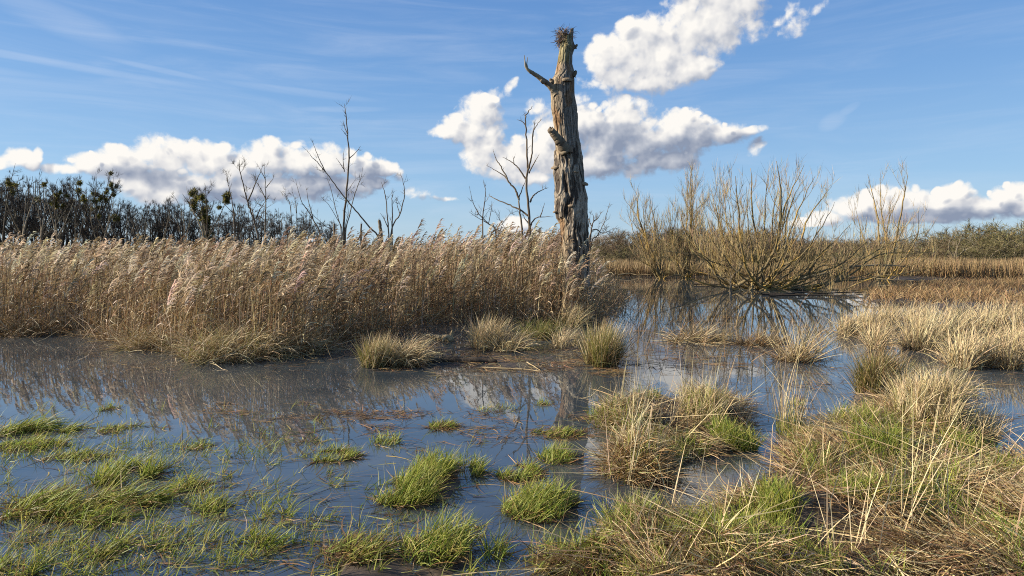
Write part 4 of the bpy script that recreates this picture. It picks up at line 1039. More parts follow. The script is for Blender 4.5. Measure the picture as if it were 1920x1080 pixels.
    arm = limb('branch', [([W(1042, 182, -0.2), W(1036, 171, -0.22), W(1028, 163, -0.25), W(1018, 156, -0.3), W(1006, 148, -0.35), W(995, 142, -0.4), W(989, 138, -0.42), W(985, 132, -0.43), W(983.5, 122, -0.44), W(982.5, 112, -0.44)], [0.12, 0.10, 0.085, 0.08, 0.065, 0.055, 0.045, 0.035, 0.016, 0.008])], M_PALEBARK, rough=0.03)
    limb('twig', [([W(989, 138, -0.42), W(987, 128, -0.44), W(988.5, 116, -0.46)], [0.03, 0.016, 0.008])], M_PALEBARK, under=arm)
    limb('branch_stub', [([W(1020, 158, -0.3), W(1017, 161, -0.42), W(1014, 160, -0.52)], [0.06, 0.06, 0.05])], M_PALEBARK, under=arm)
    limb('broken_limb', [([W(1062, 288, -0.35), W(1052, 276, -0.46), W(1044, 266, -0.52), W(1036, 257, -0.56), W(1030, 250, -0.6)], [0.20, 0.165, 0.13, 0.115, 0.10]),
                         ([W(1036, 257, -0.60), W(1029, 246, -0.66)], [0.05, 0.02]), ([W(1034, 255, -0.52), W(1027, 249, -0.55)], [0.05, 0.015]), ([W(1038, 256, -0.56), W(1033, 245, -0.58)], [0.04, 0.015])], M_DEADBARK, rough=0.05)
    limb('splinter', [([W(1040, 162, -0.1), W(1033, 156, -0.15), W(1031, 150, -0.15)], [0.10, 0.07, 0.03])], M_PALEBARK, 7, 0.2)
    limb('splinter', [([W(1074, 145, -0.1), W(1078, 138, -0.12), W(1079, 134, -0.12)], [0.07, 0.05, 0.02])], M_DEADBARK, 7, 0.2)
    limb('splinter', [([W(1072, 92, -0.05), W(1080, 87, -0.06), W(1082, 85, -0.06)], [0.07, 0.05, 0.02])], M_DEADBARK, 7, 0.2)
    # shelf fungi
    fm = bark_material('shelf_fungus', (0.30, 0.23, 0.15), (0.16, 0.115, 0.075), (0.22, 0.17, 0.11), 6.0, 0.5)
    for (px, py, ang, s) in ((1068, 156, -1.25, 0.135), (1094, 346, -0.25, 0.14), (1033, 316, 3.5, 0.12), (1079, 325, -1.1, 0.075), (1068, 388, -1.6, 0.085), (1037, 398, 3.4, 0.09), (1092, 306, -0.3, 0.05)):
        zc = tz(py); r0 = float(np.interp(zc, z, r)); c0 = float(np.interp(zc, z, c))
        rad = r0 if abs(math.sin(ang)) < 0.5 else r0
        b = Batch(); nu2, nv2 = 16, 7
        vv = []
        for a in range(nv2 + 1):
            e = -0.35 * math.pi / 2 + (math.pi / 2 * 1.35) * a / nv2
            for t in range(nu2):
                tt = 2 * math.pi * t / nu2
                x = math.cos(e) * math.cos(tt); y = math.cos(e) * math.sin(tt) * 1.15; h = math.sin(e) * (0.55 if e > 0 else 0.45)
                k = 1 + 0.12 * math.sin(3 * tt + px)
                vv.append((x * k * s, y * k * s, h * s - 0.10 * x * s))
        vv = np.array(vv); ca, sa = math.cos(ang), math.sin(ang)
        ctr = np.array([c0 + ca * (rad + 0.01), TD + sa * (rad + 0.01), zc])
        w_ = np.stack([vv[:, 0] * ca - vv[:, 1] * sa, vv[:, 0] * sa + vv[:, 1] * ca, vv[:, 2]], 1) + ctr
        ii = np.arange(nv2)[:, None] * nu2; j2 = np.arange(nu2)[None]
        ff = np.stack([ii + j2, ii + (j2 + 1) % nu2, ii + nu2 + (j2 + 1) % nu2, ii + nu2 + j2], -1).reshape(-1, 4)
        b.add(w_, ff, np.full((len(w_), 3), 0.2)); b.tri = [np.array([[0, k, k + 1] for k in range(1, nu2 - 1)], np.int32)]
        B('bracket_fungus', b, fm, root, smooth=True)
    # nest of sticks on the top
    nb = Batch(); nc = W(1060, 68); n = 520
    a = U(0, 6.28, n); e = U(-1.2, 1.1, n); rr2 = U(0.08, 0.21, n)
    base = np.stack([nc[0] - 0.05 - 0.10 * np.clip(-np.sin(e), 0, 1) + np.cos(a) * np.cos(e) * rr2, TD + np.sin(a) * np.cos(e) * rr2 * 1.1, nc[2] - 0.03 + np.sin(e) * rr2 * 1.35], 1)
    nb.blades(base, a + math.pi / 2 * np.sign(Nn(n)) + Nn(n) * 0.5, U(0.7, 2.4, n), U(-0.8, 0.9, n), U(0.12, 0.30, n), U(0.008, 0.018, n), 4, jit(n, [(0.26, 0.19, 0.14), (0.18, 0.125, 0.09), (0.34, 0.26, 0.20), (0.11, 0.075, 0.055)], 0.15), twist=1, kink=0.2, azw=0.6, p=4)
    n = 24; a = np.concatenate([U(-1.1, 0.6, 16), U(2.3, 3.8, 8)])
    base = np.stack([nc[0] + np.cos(a) * 0.2, TD + np.sin(a) * 0.2, nc[2] + U(-0.1, 0.16, n)], 1)
    nb.blades(base, a + Nn(n) * 0.3, U(0.8, 1.7, n), U(0.0, 1.4, n), U(0.12, 0.32, n), U(0.007, 0.012, n), 4, jit(n, [(0.14, 0.10, 0.08), (0.08, 0.06, 0.05)], 0.15), twist=1, azw=0.5, p=4)
    nb.build('bird_nest', M_TWIG, None, tuple(nc))
    tag(bpy.context.scene.objects['bird_nest'], 'untidy nest of dry twigs perched on top of the broken dead trunk', 'nest')

# ------------------------------------------------------------------ trees
def smooth_line(pts, rad, per=5, wob=0.0):
    """Catmull-Rom through the joints"""
    p = np.asarray(pts, float); r = np.asarray(rad, float); n = len(p)
    if n == 2: s = np.linspace(0, 1, per + 1); q = p[0] + (p[1] - p[0]) * s[:, None]; rd = r[0] + (r[1] - r[0]) * s
    else:
        e = np.concatenate([[2 * p[0] - p[1]], p, [2 * p[-1] - p[-2]]]); q = []; rd = []
        for i in range(n - 1):
            a, b, c, d = e[i:i + 4]
            for t in np.linspace(0, 1, per, endpoint=False):
                q.append(0.5 * (2 * b + (c - a) * t + (2 * a - 5 * b + 4 * c - d) * t * t + (3 * b - a - 3 * c + d) * t ** 3)); rd.append(r[i] * (1 - t) + r[i + 1] * t)
        q.append(p[-1]); rd.append(r[-1]); q = np.array(q); rd = np.array(rd)
    if wob:
        w = rng.normal(0, 1, q.shape) * wob; w[0] = 0
        q = q + w
    return q, rd

def shoots(lines, lo, hi, count, length, spread, up, r_share=0.45, rmin=0.004, seg=4, droop=0.0):
    """side branches along the given branches"""
    out = []
    for q, rd in lines:
        n = len(q); tot = np.sum(np.linalg.norm(np.diff(q, axis=0), axis=1))
        k = max(1, int(round(count * tot))) if count < 20 else int(count)
        for t in np.sort(U(lo, hi, k)):
            i = min(int(t * (n - 1)), n - 2); f = t * (n - 1) - i
            b = q[i] * (1 - f) + q[i + 1] * f; d = unit(q[i + 1] - q[i]); r0 = (rd[i] * (1 - f) + rd[i + 1] * f) * r_share
            side = unit(np.cross(d, rng.normal(0, 1, 3)))
            v = unit(d * (1 - spread) + side * spread + np.array([0, 0, up]) * 0.5)
            ln = length * tot * U(0.5, 1.1) * (1.15 - 0.75 * t)
            pts = [b]
            for s in range(seg):
                v = unit(v + rng.normal(0, 0.13, 3) + np.array([0, 0, up * 0.28 - droop * s * 0.15]))
                pts.append(pts[-1] + v * ln / seg)
            out.append((np.array(pts), np.linspace(max(r0, rmin), rmin * 0.7, seg + 1)))
    return out

def twigs(b, lines, per, L, W, cols, up=0.3, lo=0.25, K=2, spread=0.9):
    """finest twigs as slim blades growing off the given branches"""
    base, dr = [], []
    for q, rd in lines:
        n = len(q)
        t = U(lo, 1, per); i = np.minimum((t * (n - 1)).astype(int), n - 2); f = (t * (n - 1) - i)[:, None]
        base.append(q[i] * (1 - f) + q[i + 1] * f); dr.append(q[i + 1] - q[i])
    base = np.concatenate(base); d = np.concatenate(dr); d /= np.maximum(np.linalg.norm(d, axis=1, keepdims=True), 1e-9)
    d = d + rng.normal(0, spread * 0.6, d.shape) + np.array([0, 0, up]); d /= np.linalg.norm(d, axis=1, keepdims=True)
    n = len(base); az = np.arctan2(d[:, 1], d[:, 0]); lean = np.arccos(np.clip(d[:, 2], -1, 1))
    b.blades(base, az, lean, U(-0.5, 0.5, n), U(0.5, 1.1, n) * L, np.full(n, W), K, jit(n, cols, 0.2), twist=1, azw=0.3, p=1.5)

def drawn_tree(name, label, D, stems, r0, mat, twig_cols, side=0.35, cnt=1.2, tw=5, tl=0.35, group=None, depth=0.5, base_z=-0.1, cat='tree', fine=True, tww=0.012):
    """a bare tree whose main forks follow measured spots: stems = [(thickness share, [(px, py), ...]), ...]; each fork also runs in depth"""
    mains = []
    x0 = None
    for k, (sh, pl) in enumerate(stems):
        p = np.array([P(x, y, D) for x, y in pl])
        dz = Nn(1)[0] * depth
        p[:, 1] += dz * np.linspace(0, 1, len(p)) ** 1.2 + (0 if k == 0 else 0)
        if k == 0 or pl[0][1] > 430:
            lowest = np.array([p[0][0] + 0.15 * (p[0][0] - p[min(1, len(p) - 1)][0]), D, base_z]); p = np.concatenate([[lowest], p])
        else:                                            # join the branch onto the stem it leaves
            best = min(((np.hypot(q[j][0] - p[0][0], q[j][2] - p[0][2]), q[j][1]) for q, _ in mains for j in range(len(q))), key=lambda a: a[0])
            p[:, 1] = p[:, 1] - p[0, 1] + best[1]
        rad = np.linspace(r0 * sh, max(r0 * sh * 0.22, 0.005), len(p)) * 0.62; rad[-1] = 0.005
        mains.append(smooth_line(p, rad, 5, 0.006 * sh * r0 / 0.05))
    root = empty(name, (mains[0][0][0][0], D, 0), label, cat, group)
    b = Batch(); b.tubes(mains, 7); B('trunk', b, mat, root, smooth=True)
    s1 = shoots(mains, 0.35, 0.97, cnt, side * 0.35, 0.6, 0.35, 0.4)
    b = Batch(); b.tubes(s1, 4)
    if fine:
        s2 = shoots(s1, 0.2, 0.95, 3, 0.55, 0.6, 0.3, 0.5, seg=3); b.tubes(s2, 3)
        if tw: twigs(b, s1 + s2, tw, tl, tww, twig_cols)
    B('crown', b, mat, root)
    return root

def make_drawn_trees():
    DK = [(0.11, 0.085, 0.06), (0.16, 0.125, 0.085)]
    PT = [(0.22, 0.18, 0.13), (0.15, 0.12, 0.085)]
    drawn_tree('bare_tree', 'tall slender dead tree with a whip top and a long crooked low branch', 27, [
        (1, [(644, 441), (649, 370), (655, 298), (653, 257), (650, 215), (647, 196)]), (0.45, [(652, 251), (645, 236), (641, 224)]), (0.4, [(656, 297), (664, 284), (669, 269)]),
        (0.4, [(646, 322), (643, 300), (644, 278)]), (0.4, [(646, 319), (639, 308), (632, 297)]), (0.75, [(712, 455), (690, 423), (668, 395), (649, 372), (631, 347), (615, 325), (600, 306), (592, 298), (587, 290)]),
        (0.45, [(615, 325), (607, 308), (598, 285), (592, 266)]), (0.55, [(648, 440), (655, 405), (662, 372), (671, 345), (676, 330), (678, 313)]), (0.5, [(640, 440), (632, 400), (624, 358), (618, 337)]),
        (0.4, [(642, 440), (634, 410), (622, 385), (612, 372)]), (0.4, [(646, 440), (653, 400), (650, 375)])], 0.085, M_DEADBARK, DK, 0.3, 0.9, 3, 0.25)
    drawn_tree('bare_tree', 'thin dead tree with two spread stems, just past the leaning broken post', 26, [
        (1, [(735, 440), (736, 405), (735, 372), (737, 362)]), (0.9, [(733, 440), (750, 402), (757, 378), (760, 358), (756, 338), (752, 325)]), (0.9, [(729, 440), (726, 405), (723, 370), (718, 352), (714, 340)]),
        (0.6, [(727, 426), (720, 410), (714, 400)]), (0.5, [(750, 402), (745, 385), (742, 370)])], 0.06, M_DEADBARK, DK, 0.35, 0.8, 3, 0.25)
    drawn_tree('bare_tree', 'forked dead tree with many crooked arms standing close beside the dead trunk', 22, [
        (1, [(993, 450), (991, 387), (987, 346), (989, 313), (987, 263), (985, 224), (990, 212), (998, 201)]), (0.4, [(986, 236), (978, 228), (969, 225)]), (0.8, [(979, 446), (975, 400), (973, 373), (980, 352), (987, 334)]),
        (0.7, [(973, 373), (966, 354), (954, 340), (943, 318), (933, 301), (927, 288), (924, 275)]), (0.5, [(954, 340), (945, 328), (928, 317), (911, 307)]), (0.6, [(986, 334), (976, 318), (966, 307), (955, 298), (942, 291)]),
        (0.3, [(964, 306), (963, 298), (964, 292)]), (0.65, [(989, 322), (994, 305), (997, 290), (998, 257), (1004, 245), (1012, 236)]), (0.4, [(998, 262), (1000, 245), (1003, 231)]), (0.5, [(992, 325), (1001, 308), (1009, 296)]),
        (0.6, [(994, 379), (1000, 367), (1007, 361), (1018, 354), (1028, 350)]), (0.25, [(1019, 354), (1020, 347)]), (0.55, [(994, 426), (1000, 414), (1008, 408), (1020, 407), (1037, 407)]), (0.4, [(1012, 408), (1017, 394), (1021, 381)]),
        (0.65, [(991, 405), (975, 393), (957, 384), (935, 374), (920, 366), (915, 360)]), (0.5, [(992, 420), (984, 410), (980, 400)]), (0.5, [(998, 445), (1020, 436), (1046, 429)])], 0.085, M_DEADBARK, DK, 0.2, 0.45, 2, 0.2)
    drawn_tree('bare_tree', 'low sprawling dead sapling with bare whips in the reeds before the forked tree', 23, [
        (1, [(905, 448), (905, 411), (909, 375), (910, 358), (906, 338)]), (0.8, [(930, 440), (916, 420), (901, 405), (891, 388), (886, 372), (882, 352)]), (0.8, [(954, 452), (930, 430), (910, 416), (895, 408), (880, 398)]),
        (0.6, [(930, 440), (942, 420), (955, 402), (962, 396)]), (0.5, [(916, 420), (922, 395), (924, 380)]), (0.5, [(954, 450), (945, 425), (930, 400), (928, 392)])], 0.05, M_DEADBARK, DK, 0.3, 0.9, 2, 0.25)
    drawn_tree('bare_tree', 'gnarled little bare tree peeping past the shaded flank of the dead trunk', 30, [
        (1, [(1104, 480), (1106, 445), (1110, 425), (1113, 412), (1111, 400)]), (0.7, [(1107, 445), (1118, 430), (1130, 437), (1142, 434), (1150, 428)]), (0.6, [(1108, 460), (1120, 442), (1132, 420), (1140, 395), (1144, 380)]),
        (0.5, [(1113, 415), (1122, 408), (1128, 398)]), (0.5, [(1110, 425), (1104, 412), (1101, 404)])], 0.09, M_DEADBARK, DK, 0.4, 1.5, 5, 0.3)
    # stems rising from the far wood's edge
    E = 'pale bare stems before the far wood'
    drawn_tree('bare_tree', 'pale forked birch-like tree bending outward before the ivy-clad one', 55, [
        (1, [(382, 445), (374, 425), (365, 408), (352, 388), (347, 373), (340, 360), (334, 346)]), (0.7, [(386, 445), (389, 425), (391, 400), (388, 385)]), (0.5, [(350, 382), (353, 366), (349, 350)]), (0.5, [(365, 408), (367, 385), (364, 368)]),
        (0.6, [(346, 445), (348, 420), (344, 395), (338, 375), (331, 362)]), (0.5, [(385, 440), (393, 433)])], 0.11, M_PALEBARK, PT, 0.4, 0.5, 3, 0.4, E, 1.0, tww=0.02)
    drawn_tree('bare_tree', 'single curved bare stem with a small forked tip beyond the ivy-clad tree', 55, [
        (1, [(440, 445), (438, 403), (434, 375), (428, 350), (424, 335), (423, 318)]), (0.4, [(426, 342), (429, 330), (431, 322)]), (0.4, [(429, 352), (432, 340)]), (0.5, [(437, 400), (428, 385), (418, 372)])], 0.10, M_DEADBARK, DK, 0.4, 0.6, 4, 0.4, E, 1.0, tww=0.02)
    drawn_tree('bare_tree', 'two-topped dark dead tree rising highest beside its slimmer pale neighbour', 55, [
        (1, [(485, 450), (481, 425), (477, 405), (472, 385), (468, 360), (464, 333), (464, 317), (467, 301)]), (0.7, [(472, 378), (477, 360), (482, 340), (486, 322), (488, 309)]), (0.6, [(481, 425), (472, 405), (460, 388), (448, 378)]),
        (0.6, [(484, 410), (492, 396), (502, 386), (512, 375)]), (0.5, [(483, 430), (486, 400), (486, 385)])], 0.15, M_DEADBARK, DK, 0.5, 0.8, 7, 0.5, E, 1.2, tww=0.022)
    drawn_tree('bare_tree', 'slim pale bare tree with a spread forked top next to the two-topped one', 54, [
        (1, [(497, 440), (500, 408), (504, 380), (507, 355), (509, 330), (512, 311)]), (0.6, [(505, 376), (499, 358), (493, 345), (487, 333)]), (0.55, [(508, 354), (516, 345), (523, 338), (525, 332)]), (0.5, [(509, 340), (504, 325), (502, 315)])], 0.11, M_PALEBARK, PT, 0.4, 0.6, 4, 0.4, E, 1.0, tww=0.02)
    drawn_tree('bare_tree', 'pair of fine upright pale stems in the low gap of the far wood', 55, [
        (1, [(548, 445), (547, 410), (546, 385), (540, 368), (534, 360)]), (0.9, [(558, 445), (557, 405), (555, 380), (549, 360)]), (0.6, [(547, 400), (541, 380)]), (0.6, [(556, 400), (558, 375)])], 0.08, M_PALEBARK, PT, 0.5, 0.7, 4, 0.45, E, 1.0, tww=0.02)
    drawn_tree('bare_tree', 'curved dead sapling with two whips sloping up from the end of the far wood', 40, [
        (1, [(600, 442), (592, 420), (583, 402), (574, 388), (568, 378), (563, 358), (559, 337)]), (0.75, [(588, 412), (582, 390), (576, 370), (573, 352)]), (0.6, [(628, 442), (612, 424), (598, 408), (586, 392), (580, 384)])], 0.075, M_DEADBARK, DK, 0.35, 0.5, 3, 0.3, E, 1.0, tww=0.015)
    # leaning broken post and short stubs in the reeds
    def post(label, D, pts, r):
        b = Batch(); q = np.array([P(x, y, D) for x, y in pts]); q = np.concatenate([[[q[0][0] + (q[0][0] - q[1][0]) * 2, D, -0.1]], q])
        l = smooth_line(q, np.linspace(r, r * 0.85, len(q)), 6, 0.006); b.tubes([l], 9)
        m2 = l[0][-1]; b.tubes([(np.array([m2 - [0.02, 0, 0.03], m2 + [0.0, 0.0, 0.10]]), np.array([r * 0.5, r * 0.1])), (np.array([m2 + [0.02, -0.01, -0.04], m2 + [0.04, 0.0, 0.05]]), np.array([r * 0.45, r * 0.1]))], 5)
        tag(B('snag_post', b, M_DEADBARK, None, (l[0][0][0], D, 0), smooth=True), label, 'post')
    post('thick leaning broken post poking out of the reeds by the crooked branch', 26, [(715, 448), (711, 414)], 0.075)
    post('short upright broken stub beside the slender dead tree', 26, [(627, 448), (627, 420)], 0.05)
    post('thin upright broken stub between slender dead tree and leaning post', 26, [(677, 448), (677, 420)], 0.04)

def make_bare(h, r0, n1, cols, up=0.45, fork=3, lean=0.08, dead=False, tw=12, tl=0.55, tww=0.024, lo=0.25, spread=0.6, ln=0.42):
    """returns (trunk lines, branch lines, twig batch) for a bare broadleaf of height h standing at the origin"""
    tops = []
    k = fork
    mains = []
    pts = [np.zeros(3)]
    d = unit([Nn(1)[0] * lean, Nn(1)[0] * lean, 1])
    for s in range(8):
        d = unit(d + rng.normal(0, 0.06, 3) + [0, 0, 0.06]); pts.append(pts[-1] + d * h / 8)
    mains.append(smooth_line(pts, np.linspace(r0, 0.012, 9), 3))
    for _ in range(k):
        i = int(U(2, 5)); b = pts[i]; v = unit([Nn(1)[0], Nn(1)[0], 1.6]); q = [b]
        for s in range(5):
            v = unit(v + rng.normal(0, 0.1, 3) + [0, 0, 0.16]); q.append(q[-1] + v * (h - b[2]) * 0.19)
        mains.append(smooth_line(q, np.linspace(r0 * 0.5, 0.012, 6), 3))
    s1 = shoots(mains, lo, 0.97, n1, ln, spread, up, 0.42, 0.010)
    s2 = shoots(s1, 0.2, 0.97, 5.1, 0.5, 0.62, up * 0.8, 0.5, 0.008, seg=3) if False else shoots(s1, 0.2, 0.97, 2.2, 0.5, 0.62, up * 0.8, 0.5, 0.008, seg=3)
    return mains, s1, s2

def far_tree_meshes(h, r0, n1, up, fork, tw, tl, cols, mat_cols, **kw):
    mains, s1, s2 = make_bare(h, r0, n1, cols, up, fork, **kw)
    bt = Batch(); bt.tubes(mains, 6, mat_cols)
    bc = Batch(); bc.tubes(s1, 4, mat_cols); bc.tubes(s2, 3, mat_cols)
    twigs(bc, s1 + s2, tw, tl, 0.016, cols, up=up * 0.9, spread=0.65)
    return bt, bc, mains, s1

def plant(trunk, crown, mats, loc, name, label, group, rot, scale, extra=()):
    root = empty(name, loc, label, 'tree', group)
    root.rotation_euler = (0, 0, rot); root.scale = scale
    for nm, me in (('trunk', trunk), ('crown', crown)):
        o = bpy.data.objects.new(nm, me); col.objects.link(o); o.parent = root
    return root

def mesh_only(batch, name, mat, smooth=False):
    o = batch.build(name, mat, None, (0, 0, 0), smooth); me = o.data
    bpy.data.objects.remove(o); return me

def mistletoe(root_inv, c, r, parent, mat):
    b = Batch(); n = 150
    d = rng.normal(0, 1, (n, 3)); d /= np.linalg.norm(d, axis=1, keepdims=True)
    base = c + d * U(0.0, 0.6, (n, 1)) * r
    b.blades(base, np.arctan2(d[:, 1], d[:, 0]), np.arccos(d[:, 2]), U(-1, 1, n), U(0.4, 0.75, n) * r, np.full(n, 0.16 * r), 2, jit(n, [(0.15, 0.145, 0.035), (0.09, 0.09, 0.026), (0.20, 0.17, 0.045)], 0.2), twist=1, azw=0.8, p=3)
    return b.build('mistletoe', mat, parent, tuple(np.zeros(3)))

def make_left_wood():
    DKC = [(0.055, 0.046, 0.040), (0.080, 0.064, 0.048), (0.042, 0.038, 0.037), (0.11, 0.085, 0.055)]
    D = 78
    H = lambda py, d=D: CAMH + (HZ - py) * d / F
    # distinct front trees --------------------------------------------------
    specs = [  # px, top py, distance, label, kind, mistletoe
        (10, 305, 76, 'spire-topped dark tree at the outer end of the far wood', 'spire', 3),
        (48, 328, 79, 'dark many-twigged tree next to the spire-topped one in the far wood', 'fine', 3),
        (72, 322, 76, 'broken-topped dark tree with two stubby upright arms in the far wood', 'dead', 1),
        (112, 318, 77, 'tree with a high fan of bare twigs and few mistletoe balls, beside the mistletoe giant', 'fan', 3),
        (156, 306, 78, 'tallest round-crowned tree of the far wood, hung with many mistletoe balls', 'big', 26),
        (190, 345, 75, 'mistletoe-dotted lower tree touching the mistletoe giant', 'fine', 9),
        (222, 346, 76, 'thin dark snag with short side spurs standing clear above the wood', 'snag', 0),
        (262, 366, 77, 'pale-stemmed spreading bare tree beyond the thin snag', 'fine', 0),
        (318, 372, 80, 'low dark spreading tree before the gap of the far wood', 'fine', 0),
        (385, 336, 72, 'ivy-clad tree with olive mistletoe clumps crowding its rounded crown', 'ivy', 20),
        (300, 360, 82, 'layered dark tree with flat twig tiers, midway along the far wood', 'fine', 0),
        (445, 376, 78, 'dark bushy tree behind the single curved stem in the far wood', 'fine', 0)]
    for (px, top, d, lab, kind, nm) in specs:
        h = H(top, d) * (1.0 if kind in ('spire', 'snag', 'dead') else 0.95); X = (px - CX) * d / F
        kw = dict(lo=0.25)
        if kind == 'spire': a = (h, 0.16, 2.4, 0.1, 0, 10, 0.4); kw.update(spread=0.8, ln=0.14, lean=0.02, lo=0.15)
        elif kind == 'snag': a = (h, 0.13, 0.7, 0.3, 0, 5, 0.4); kw.update(ln=0.10, spread=0.7, lean=0.03)
        elif kind == 'dead': a = (h, 0.16, 0.5, 0.4, 2, 8, 0.5); kw.update(ln=0.18, lean=0.04)
        elif kind == 'fan': a = (h, 0.15, 1.6, 0.6, 5, 13, 0.6); kw.update(ln=0.26, lo=0.5)
        elif kind in ('big', 'ivy'): a = (h, 0.2, 1.3, 0.45, 7, 13, 0.55); kw.update(ln=0.30, lo=0.35, spread=0.7)
        else: a = (h, 0.14, 1.8, 0.45, 4, 13, 0.55); kw.update(ln=0.28, lo=0.2)
        bt, bc, mains, s1 = far_tree_meshes(a[0], a[1], a[2], a[3], a[4], a[5], a[6], DKC if kind != 'ivy' else DKC + [(0.07, 0.06, 0.04)], (0.04, 0.035, 0.03), **kw)
        root = empty('woodland_tree', (X, d, 0.1), lab, 'tree')
        tb = bt.build('trunk', M_DARKBARK, root, (0, 0, 0), True); bc.build('crown', M_TWIG, root, (0, 0, 0))
        cand = [q[int(len(q) * U(0.2, 0.8))] for q, _ in s1]
        cand = [c for c in cand if c[2] > h * 0.56]
        order = rng.permutation(len(cand))
        for k in range(min(nm, len(cand))):
            mistletoe(None, cand[order[k]], U(0.28, 0.50) * (1.2 if kind == 'ivy' else 1.0), root, M_GREEN)
        if kind == 'ivy':
            b = Batch(); n = 1500; t = U(0, 0.62, n); q = mains[0][0]; i = (t * (len(q) - 1)).astype(int); aa = U(0, 6.28, n); rr = U(0.1, 0.55, n) * (1.1 - t)
            b.blades(q[i] + np.stack([np.cos(aa) * rr, np.sin(aa) * rr, U(-0.3, 0.3, n)], 1), aa, U(0.6, 1.7, n), U(0, 1, n), U(0.12, 0.25, n), np.full(n, 0.13), 2, jit(n, [(0.05, 0.06, 0.02), (0.085, 0.085, 0.03)], 0.2), twist=1, p=3)
            b.build('ivy', M_GREEN, root, (0, 0, 0))
    # the dark ranks behind -------------------------------------------------
    var = []
    for k in range(6):
        h = 7.5
        if k < 4: bt, bc, *_ = far_tree_meshes(h, 0.12, 1.7, 0.22, 2, 14, 0.5, DKC, (0.035, 0.03, 0.028), ln=0.24, lo=0.30, spread=0.8, lean=0.05)
        else: bt, bc, *_ = far_tree_meshes(h, 0.10, 1.9, 0.3, 1, 14, 0.5, DKC, (0.035, 0.03, 0.028), ln=0.17, lo=0.34, spread=0.75, lean=0.03)
        var.append((mesh_only(bt, 'trunk', M_DARKBARK, True), mesh_only(bc, 'crown', M_TWIG)))
    env = lambda px: np.interp(px, [-150, 0, 40, 100, 200, 235, 290, 340, 420, 500, 560, 600, 640, 690], [322, 336, 340, 348, 372, 390, 382, 386, 396, 398, 402, 408, 428, 446])
    row = [(x, U(80, 84)) for x in np.arange(-130, 640, 11)] + [(x, U(86, 100)) for x in np.arange(-140, 650, 9)]
    for k, (px, d) in enumerate(row):
        px = px + U(-6, 6); top = env(px) + U(-16, 12) + (4 if d > 85 else 0)
        h = max(H(top, d), 3.0); v = var[int(rng.integers(0, 6))]
        s = h / 7.6
        plant(v[0], v[1], None, ((px - CX) * d / F, d, 0.1), 'dark_tree', 'dark bare tree packed in the shadowy back ranks of the far wood', 'dark trees in the back ranks of the far wood', U(0, 6.28), (s * U(0.85, 1.15),) * 2 + (s,))
    pale = []
    for k in range(3):
        bt, bc, *_ = far_tree_meshes(7.5, 0.11, 1.2, 0.4, 2, 6, 0.5, [(0.20, 0.165, 0.11), (0.14, 0.115, 0.08)], (0.2, 0.165, 0.11), ln=0.2, lo=0.3, spread=0.65, lean=0.1)
        pale.append((mesh_only(bt, 'trunk', M_PALEBARK, True), mesh_only(bc, 'crown', M_TWIG)))
    for px in np.arange(30, 600, 38):
        px = px + U(-14, 14); d = U(68, 73); s = H(env(px) + U(-4, 26), d) / 7.6; v = pale[int(rng.integers(0, 3))]
        plant(v[0], v[1], None, ((px - CX) * d / F, d, 0.1), 'pale_tree', 'pale-stemmed slim bare tree catching the sun at the front of the far wood', 'pale slim trees along the front of the far wood', U(0, 6.28), (s, s, s))
    # undergrowth along its foot
    b = Batch(); n = 7000; q = np.stack([U(-90, -20, n), U(80, 100, n)], 1)
    hh = 1.0 + 2.4 * (0.5 + 0.5 * fbm(q[:, 0] * 0.25, q[:, 1] * 0.25, 3))
    b.blades(np.concatenate([q, (hh * U(0, 0.75, n))[:, None]], 1), U(0, 6.28, n), U(0, 1.0, n), U(0, 0.8, n), U(0.7, 1.6, n), U(0.02, 0.04, n), 2, jit(n, DKC + [(0.06, 0.05, 0.035)], 0.2), twist=1)
    tag(B('undergrowth', b, M_TWIG), 'dark tangled undergrowth along the foot of the far wood', 'undergrowth', kind='stuff')

